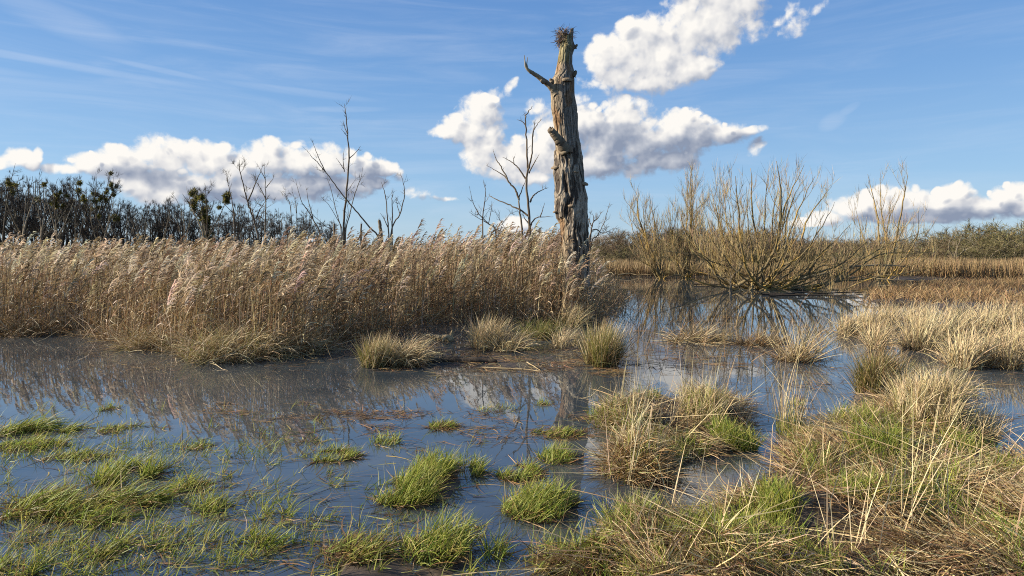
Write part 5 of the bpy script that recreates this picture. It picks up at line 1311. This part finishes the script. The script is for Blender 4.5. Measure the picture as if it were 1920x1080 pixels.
def willow(label, D, base, targets, r0, depth, stool=0.14, twl=0.6, tw=7, cnt=1.6, name='willow', group=None, tc=None, side=0.42, low=0.12):
    """many stems fanning out of one stool; targets are measured tips"""
    mains = []
    bx = P(base[0], base[1], D); bx[2] = -0.15
    for (px, py, sh) in targets:
        Y = D + Nn(1)[0] * depth
        e = P(px, py, Y)
        mid1 = bx + (e - bx) * 0.3 + np.array([(e[0] - bx[0]) * 0.10, 0, -(e[2] - bx[2]) * 0.06]) + rng.normal(0, 0.22, 3)
        mid2 = bx + (e - bx) * 0.65 + np.array([(e[0] - bx[0]) * 0.06, 0, 0]) + rng.normal(0, 0.26, 3)
        o = bx + np.array([Nn(1)[0] * stool, Nn(1)[0] * stool, 0])
        mains.append(smooth_line([o, mid1, mid2, e], np.array([1, 0.75, 0.5, 0.12]) * r0 * sh * 0.62, 6, 0.02))
    root = empty(name, (bx[0], D, 0), label, 'tree', group)
    b = Batch(); b.tubes(mains, 7); B('trunk', b, M_WILLOW, root, smooth=True)
    s1 = shoots(mains, low, 0.96, cnt * 1.0, side, 0.5, 0.5, 0.42, 0.008, seg=5)
    s2 = shoots(s1, 0.12, 0.97, 2.8, 0.6, 0.45, 0.5, 0.5, 0.006, seg=4)
    tc = tc or [(0.34, 0.27, 0.13), (0.25, 0.19, 0.10), (0.30, 0.20, 0.12), (0.40, 0.31, 0.13)]
    b = Batch(); b.tubes(s1, 5); B('branching', b, M_WILLOW, root)
    b = Batch(); b.tubes(s2, 3, (0.30, 0.22, 0.09)); b.c = [jit(len(c), tc, 0.1) * 0 + np.array(tc)[rng.integers(0, len(tc))] for c in b.c]
    twigs(b, s1, tw, twl * 1.7, 0.013, tc, up=0.5, spread=0.4, lo=0.2, K=3); twigs(b, s2, max(3, tw // 2), twl * 1.4, 0.012, tc, up=0.5, spread=0.4, lo=0.1, K=3)
    B('crown', b, M_TWIG, root)
    return root

def make_willows():
    willow('leaning two-stemmed willow at the water edge, first one past the dead trunk', 46, (1240, 524),
           [(1196, 352, 1.0), (1205, 375, 0.7), (1217, 365, 0.8), (1182, 385, 0.5), (1228, 400, 0.5), (1190, 450, 0.4), (1268, 440, 0.35), (1178, 470, 0.35), (1222, 440, 0.4), (1210, 395, 0.6), (1188, 410, 0.5), (1250, 470, 0.4), (1232, 430, 0.5)], 0.17, 1.2, 0.16, 0.5, 8, 1.4)
    willow('narrow column-shaped willow with a dense twiggy top between the leaning and the giant willow', 47, (1285, 528),
           [(1295, 325, 1.0), (1302, 350, 0.6), (1288, 345, 0.7), (1262, 388, 0.6), (1250, 400, 0.5), (1310, 420, 0.5), (1320, 460, 0.5), (1258, 450, 0.45), (1330, 480, 0.4), (1240, 470, 0.4), (1300, 440, 0.5), (1275, 430, 0.5), (1298, 336, 0.7), (1290, 365, 0.6), (1306, 372, 0.6), (1270, 400, 0.5)], 0.17, 1.2, 0.16, 0.55, 9, 1.9)
    willow('giant spreading yellow-barked willow sprawling over the water with its reflection below', 33, (1425, 556),
           [(1358, 345, 0.7), (1378, 330, 0.8), (1408, 315, 0.9), (1400, 350, 0.6), (1440, 325, 0.6), (1456, 302, 1.0), (1462, 340, 0.7), (1480, 330, 0.7), (1508, 308, 0.9), (1500, 345, 0.7), (1528, 330, 0.8), (1555, 355, 0.8), (1566, 378, 0.6),
            (1545, 400, 0.6), (1598, 420, 0.7), (1640, 440, 0.8), (1690, 470, 0.7), (1580, 450, 0.6), (1610, 490, 0.6), (1660, 505, 0.5), (1560, 500, 0.5), (1345, 400, 0.6), (1330, 440, 0.6), (1300, 470, 0.6), (1320, 500, 0.5), (1350, 470, 0.5), (1270, 500, 0.45), (1490, 420, 0.6), (1440, 420, 0.6), (1720, 440, 0.8), (1745, 475, 0.7), (1700, 512, 0.6), (1620, 470, 0.7), (1590, 515, 0.6), (1240, 470, 0.7), (1225, 505, 0.6), (1280, 440, 0.6), (1760, 500, 0.6), (1530, 470, 0.7)], 0.15, 2.4, 0.5, 0.5, 3, 0.9, low=0.2)
    willow('bushy pale willow stool leaning into the giant willow, with thin upright rods', 35, (1380, 548),
           [(1325, 360, 0.7), (1340, 350, 0.7), (1362, 365, 0.7), (1330, 400, 0.6), (1385, 390, 0.6), (1300, 430, 0.5), (1310, 460, 0.5), (1372, 420, 0.5), (1260, 480, 0.5), (1340, 470, 0.5), (1400, 450, 0.5), (1290, 505, 0.4), (1350, 330, 0.7), (1318, 380, 0.6), (1372, 372, 0.6), (1310, 410, 0.6), (1345, 430, 0.5)], 0.11, 1.6, 0.3, 0.5, 6, 1.4)
    willow('open willow with four tall orange stems standing at the straw reeds', 44, (1650, 530),
           [(1626, 325, 0.9), (1650, 335, 0.9), (1702, 328, 1.0), (1690, 360, 0.7), (1722, 395, 0.6), (1600, 370, 0.5), (1612, 420, 0.5), (1740, 430, 0.5), (1580, 450, 0.5), (1760, 440, 0.4), (1670, 440, 0.4)], 0.15, 1.4, 0.2, 0.5, 5, 1.0)
    # drowned spindly stem in the water
    drawn_tree('drowned_sapling', 'spindly pale dead sapling standing in the water before the giant willow', 30, [
        (1, [(1371, 552), (1370, 530), (1372, 515), (1377, 500)]), (0.7, [(1370, 530), (1356, 522), (1340, 516), (1325, 512)]), (0.7, [(1371, 522), (1384, 508), (1392, 498)]), (0.5, [(1370, 535), (1383, 540), (1395, 552)])], 0.06, M_PALEBARK, [(0.3, 0.24, 0.14)], 0.6, 2.0, 3, 0.3, base_z=-0.15)
    def fallen(label, D, pts, r, mat, twn=0):
        q = np.array([P(x, y, D) for x, y in pts]); q[:, 2] = np.maximum(q[:, 2], 0.03) + 0.05 * rng.random(len(q)); q[:, 1] += 0.22 * Nn(len(q)) + np.linspace(0, Nn(1)[0] * 0.6, len(q))
        l = smooth_line(q, np.linspace(r, r * 0.25, len(q)), 6, r * 0.1)
        b = Batch(); b.tubes([l], 7); s = shoots([l], 0.2, 0.95, 1.3, 0.22, 0.7, 0.3, 0.5, 0.008); b.tubes(s, 4)
        tag(B('fallen_branch', b, mat, None, tuple(l[0][0])), label, 'fallen branch')
    fallen('long dark fallen branch lying level on the water in front of the giant willow', 29, [(1425, 556), (1470, 560), (1515, 556), (1560, 561), (1610, 556), (1640, 559)], 0.055, M_WETLOG)
    fallen('thin dark drowned branch sloping from the giant willow into the sky reflection', 28, [(1440, 562), (1500, 566), (1545, 560), (1590, 556)], 0.05, M_WETLOG)
    fallen('bleached fallen branch on the far shore past the dead trunk', 49, [(1158, 516), (1180, 513), (1196, 517), (1222, 515)], 0.055, M_DRIFT)
    fallen('pale log lying along the edge of the rusty meadow by the orange-stemmed willow', 41, [(1640, 524), (1670, 524), (1700, 525)], 0.05, M_DRIFT)
    fallen('long grey limb lying low from the giant willow towards the orange-stemmed willow', 36, [(1480, 528), (1540, 512), (1600, 500), (1650, 498), (1690, 500)], 0.09, M_PALEBARK)
    fallen('dark twiggy branch lying in the water between the column willow and the pale stool', 37, [(1300, 543), (1330, 541), (1370, 543), (1410, 545)], 0.05, M_WETLOG)

def make_far_bushes():
    OL = [(0.155, 0.14, 0.055), (0.115, 0.105, 0.045), (0.20, 0.165, 0.08), (0.09, 0.075, 0.042)]
    BR = [(0.17, 0.115, 0.07), (0.13, 0.09, 0.055), (0.20, 0.15, 0.085), (0.15, 0.13, 0.06)]
    def shrub(h, w, cols, arch, n=2600, mat_c=(0.2, 0.17, 0.09), stems=16):
        b0 = Batch(); lines = []
        for k in range(stems):
            a = U(0, 6.28); q = [np.array([math.cos(a) * 0.1 * w, math.sin(a) * 0.1 * w, 0])]; v = unit([math.cos(a) * U(0.1, 0.9), math.sin(a) * U(0.1, 0.9), 1])
            for s in range(5):
                v = unit(v + rng.normal(0, 0.12, 3) + np.array([math.cos(a), math.sin(a), -0.4]) * arch * s * 0.22); q.append(q[-1] + v * h * 0.24 * U(0.8, 1.1))
            lines.append(smooth_line(q, np.linspace(0.07, 0.012, 6), 2))
        b0.tubes(lines, 5, mat_c)
        s1 = shoots(lines, 0.25, 0.98, 2.2, 0.4, 0.7, 0.2, 0.45, 0.010, seg=3)
        b1 = Batch(); b1.tubes(s1, 3, mat_c); twigs(b1, lines + s1, max(4, n // len(lines + s1)), 0.6, 0.026, cols, up=0.15, spread=1.0, lo=0.15)
        return mesh_only(b0, 'stems', M_PALEBARK if arch > 0.2 else M_DEADBARK, True), mesh_only(b1, 'crown', M_TWIG)
    ol = [shrub(4.2, 3.0, OL, 0.5) for _ in range(3)]
    br = [shrub(4.5, 3.0, BR, 0.1, 2600, (0.12, 0.085, 0.055), 12) for _ in range(3)]
    def put(v, px, d, h, lab, group, base=4.2, wide=1.0):
        root = empty('shrub', ((px - CX) * d / F, d, 0.1), lab, 'shrub', group); s = h / base
        root.rotation_euler = (0, 0, U(0, 6.28)); root.scale = (s * wide, s * wide, s)
        for nm, me in (('stems', v[0]), ('crown', v[1])):
            o = bpy.data.objects.new(nm, me); col.objects.link(o); o.parent = root
    H = lambda py, d: CAMH + (HZ - py) * d / F
    # olive hedge
    for (px, top, d, w) in ((1770, 442, 64, 0.8), (1800, 455, 60, 1.0), (1812, 440, 66, 1.1), (1845, 438, 64, 1.1), (1868, 450, 58, 1.0), (1880, 430, 66, 1.2), (1912, 428, 64, 1.2), (1935, 438, 58, 1.0), (1950, 428, 66, 1.2), (1985, 425, 64, 1.2), (1840, 462, 57, 0.9), (1900, 462, 56, 0.9), (2020, 430, 62, 1.2), (2060, 430, 64, 1.2)):
        put(ol[int(rng.integers(0, 3))], px, d, H(top, d) * 1.2, 'olive grey arching shrub in the thick hedge beyond the straw reeds', 'olive shrubs of the hedge beyond the straw reeds', wide=w)
    put(ol[0], 1122, 74, H(466, 74) * 1.1, 'small yellow-green shrub on the far shore just past the dead trunk', None)
    # brown thicket
    for k, px in enumerate(np.arange(1090, 1600, 15)):
        d = U(70, 92); top = np.interp(px, [1090, 1130, 1200, 1300, 1450, 1520, 1600], [452, 446, 438, 437, 440, 450, 458]) + U(-3, 8)
        put(br[int(rng.integers(0, 3))], px + U(-5, 5), d, H(top, d) * 1.02, 'brown leafless bush in the thicket along the far shore behind the willows', 'brown bushes of the far shore thicket', 4.6, 1.15)
    for k, px in enumerate(np.arange(1095, 1780, 24)):
        d = U(60, 68); put(ol[int(rng.integers(0, 3))] if k % 3 else br[0], px + U(-8, 8), d, U(1.5, 2.5), 'low olive brown bush at the foot of the far shore thicket', 'low bushes at the foot of the far thicket', wide=1.5)
    for px in np.arange(1560, 1790, 16):
        d = U(105, 135); put(br[int(rng.integers(0, 3))], px, d, H(455 + U(-5, 6), d), 'distant brown bush on the skyline between thicket and olive hedge', 'distant bushes on the skyline', 4.6, 1.5)
    # pale dead tree before the hedge
    drawn_tree('bare_tree', 'pale twisted dead tree before the olive hedge', 56, [
        (1, [(1786, 500), (1782, 480), (1772, 466), (1768, 450), (1772, 440)]), (0.8, [(1786, 498), (1792, 478), (1800, 466), (1806, 462)]), (0.7, [(1770, 498), (1756, 488), (1750, 475), (1748, 462)]), (0.6, [(1790, 480), (1796, 455), (1800, 435), (1803, 420)]), (0.5, [(1794, 460), (1788, 440), (1786, 428)])],
        0.12, M_PALEBARK, [(0.3, 0.26, 0.19)], 0.5, 1.0, 4, 0.4, None, 0.8, 0.05, tww=0.02)
    dk = [shrub(5.0, 3.0, [(0.045, 0.045, 0.05), (0.06, 0.055, 0.05)], 0.1, 3000, (0.05, 0.045, 0.04), 9)]
    put(dk[0], 1398, 100, H(426, 100), 'dark bluish round tree on the skyline behind the giant willow', None, 5.2, 1.2)
    put(dk[0], 1655, 125, H(443, 125), 'small dark tree on the skyline seen between the orange willow stems', None, 5.2, 1.3)
    # thicket filling
    b = Batch(); n = 16000; q = np.stack([U(8, 62, n), U(72, 104, n)], 1)
    hh = 1.0 + 2.0 * (0.5 + 0.5 * fbm(q[:, 0] * 0.2, q[:, 1] * 0.2, 3))
    b.blades(np.concatenate([q, (hh * U(0, 0.8, n))[:, None]], 1), U(0, 6.28, n), U(0, 1.0, n), U(0, 0.8, n), U(0.6, 1.4, n), U(0.02, 0.045, n), 2, jit(n, BR + OL[:2], 0.2), twist=1)
    tag(B('brushwood', b, M_TWIG), 'brown brushwood filling the far shore thicket', 'brushwood', kind='stuff')
    # far wooded skyline all around
    b = Batch(); n = 14000; a = U(-1.25, 1.25, n); dd = U(150, 420, n); q = np.stack([np.sin(a) * dd, np.cos(a) * dd], 1)
    hh = 2.5 + 0.012 * dd + 1.5 * fbm(q[:, 0] * 0.03, q[:, 1] * 0.03, 2)
    b.blades(np.concatenate([q, (hh * U(0, 0.7, n))[:, None]], 1), U(0, 6.28, n), U(0, 1.0, n), U(0, 0.8, n), U(1.2, 3.0, n), U(0.08, 0.25, n), 2, jit(n, [(0.09, 0.075, 0.06), (0.11, 0.085, 0.06), (0.08, 0.08, 0.06)], 0.2), twist=1)
    tag(B('distant_wood', b, M_TWIG), 'thin line of distant leafless wood along the horizon', 'wood', kind='stuff')

def make_driftwood():
    root = empty('driftwood_log', G(822, 640), 'pale barkless log end surfacing in the still water before the reeds', 'log')
    Y = root.location[1]
    b = Batch()
    a = [P(796, 627, Y + 0.9), P(812, 630, Y + 0.6), P(826, 634, Y + 0.2), P(838, 634, Y), P(846, 633, Y - 0.05)]
    a = np.array(a); a[:, 2] = [0.015, 0.03, 0.05, 0.07, 0.06]
    l = smooth_line(a, [0.04, 0.05, 0.06, 0.085, 0.08], 5, 0.006); b.tubes([l], 10)
    B('stem', b, M_DRIFT, root, smooth=True)
    b = Batch(); e = l[0][-2]
    b.tubes([smooth_line([e, e + [0.03, 0, 0.1], e + [0.05, -0.02, 0.19]], [0.075, 0.05, 0.02], 4), smooth_line([e, e + [-0.08, -0.05, 0.06], e + [-0.16, -0.1, -0.04]], [0.07, 0.05, 0.02], 4)], 8)
    B('root_knob', b, M_DRIFT, root, smooth=True)
    b = Batch(); q = [G(800, 681), G(840, 678), G(880, 679), G(930, 680)]
    q = np.array(q); q[:, 2] = 0.03
    l = smooth_line(q, [0.05, 0.07, 0.07, 0.035], 6, 0.012); b.tubes([l], 8); b.tubes(shoots([l], 0.2, 0.9, 2.0, 0.2, 0.8, 0.1, 0.5, 0.008), 5)
    tag(B('floating_log', b, M_WETLOG, None, tuple(q[0]), smooth=True), 'thin dark log floating on the mud between the round rush tussock and pale grass', 'log')
    def stick(label, pts, r, mat=M_DRIFT):
        q = np.array([G(x, y) for x, y in pts]); q[:, 2] = np.linspace(0.02, 0.05, len(q)); b = Batch(); l = smooth_line(q, np.linspace(r, r * 0.5, len(q)), 5, r * 0.2); b.tubes([l], 7); b.tubes(shoots([l], 0.3, 0.9, 2.5, 0.18, 0.7, 0.1, 0.6, 0.005), 4)
        tag(B('stick', b, mat, None, tuple(q[0]), smooth=True), label, 'stick')
    stick('long pale stick floating beside the trunk reflection', [(905, 691), (945, 694), (985, 697), (1015, 702)], 0.012)
    stick('short pale stick crossing the twig raft by the trunk reflection', [(988, 681), (1000, 690), (1012, 699)], 0.011)
    stick('thin bleached branch lying over the small tussocks before the dead trunk', [(935, 660), (965, 650), (1000, 638)], 0.012)
    root = empty('information_board', P(1858, 500, 62) * [1, 1, 0], 'small pale board on posts half hidden among the olive hedge', 'board')
    for dx in (-0.35, 0.35):
        b = Batch(); x = root.location[0] + dx; b.tubes([(np.array([[x, 62, -0.1], [x, 62, 1.35]]), np.array([0.05, 0.05]))], 6, (0.4, 0.4, 0.38)); B('post', b, M_PALEBARK, root)
    b = Batch(); x = root.location[0]
    v = np.array([[x + sx * 0.45, 62 + sy * 0.03 - 0.09, z] for z in (0.85, 1.35) for sy in (-1, 1) for sx in (-1, 1)])
    b.add(v, np.array([[0, 1, 3, 2], [4, 6, 7, 5], [0, 4, 5, 1], [2, 3, 7, 6], [0, 2, 6, 4], [1, 5, 7, 3]]), np.full((8, 3), 0.5)); B('panel', b, M_TWIG, root)

make_reed_bed(); make_far_reeds(); make_tussocks(); make_bank_grass(); make_tufts()
make_trunk(); make_drawn_trees(); make_left_wood(); make_willows(); make_far_bushes(); make_driftwood()
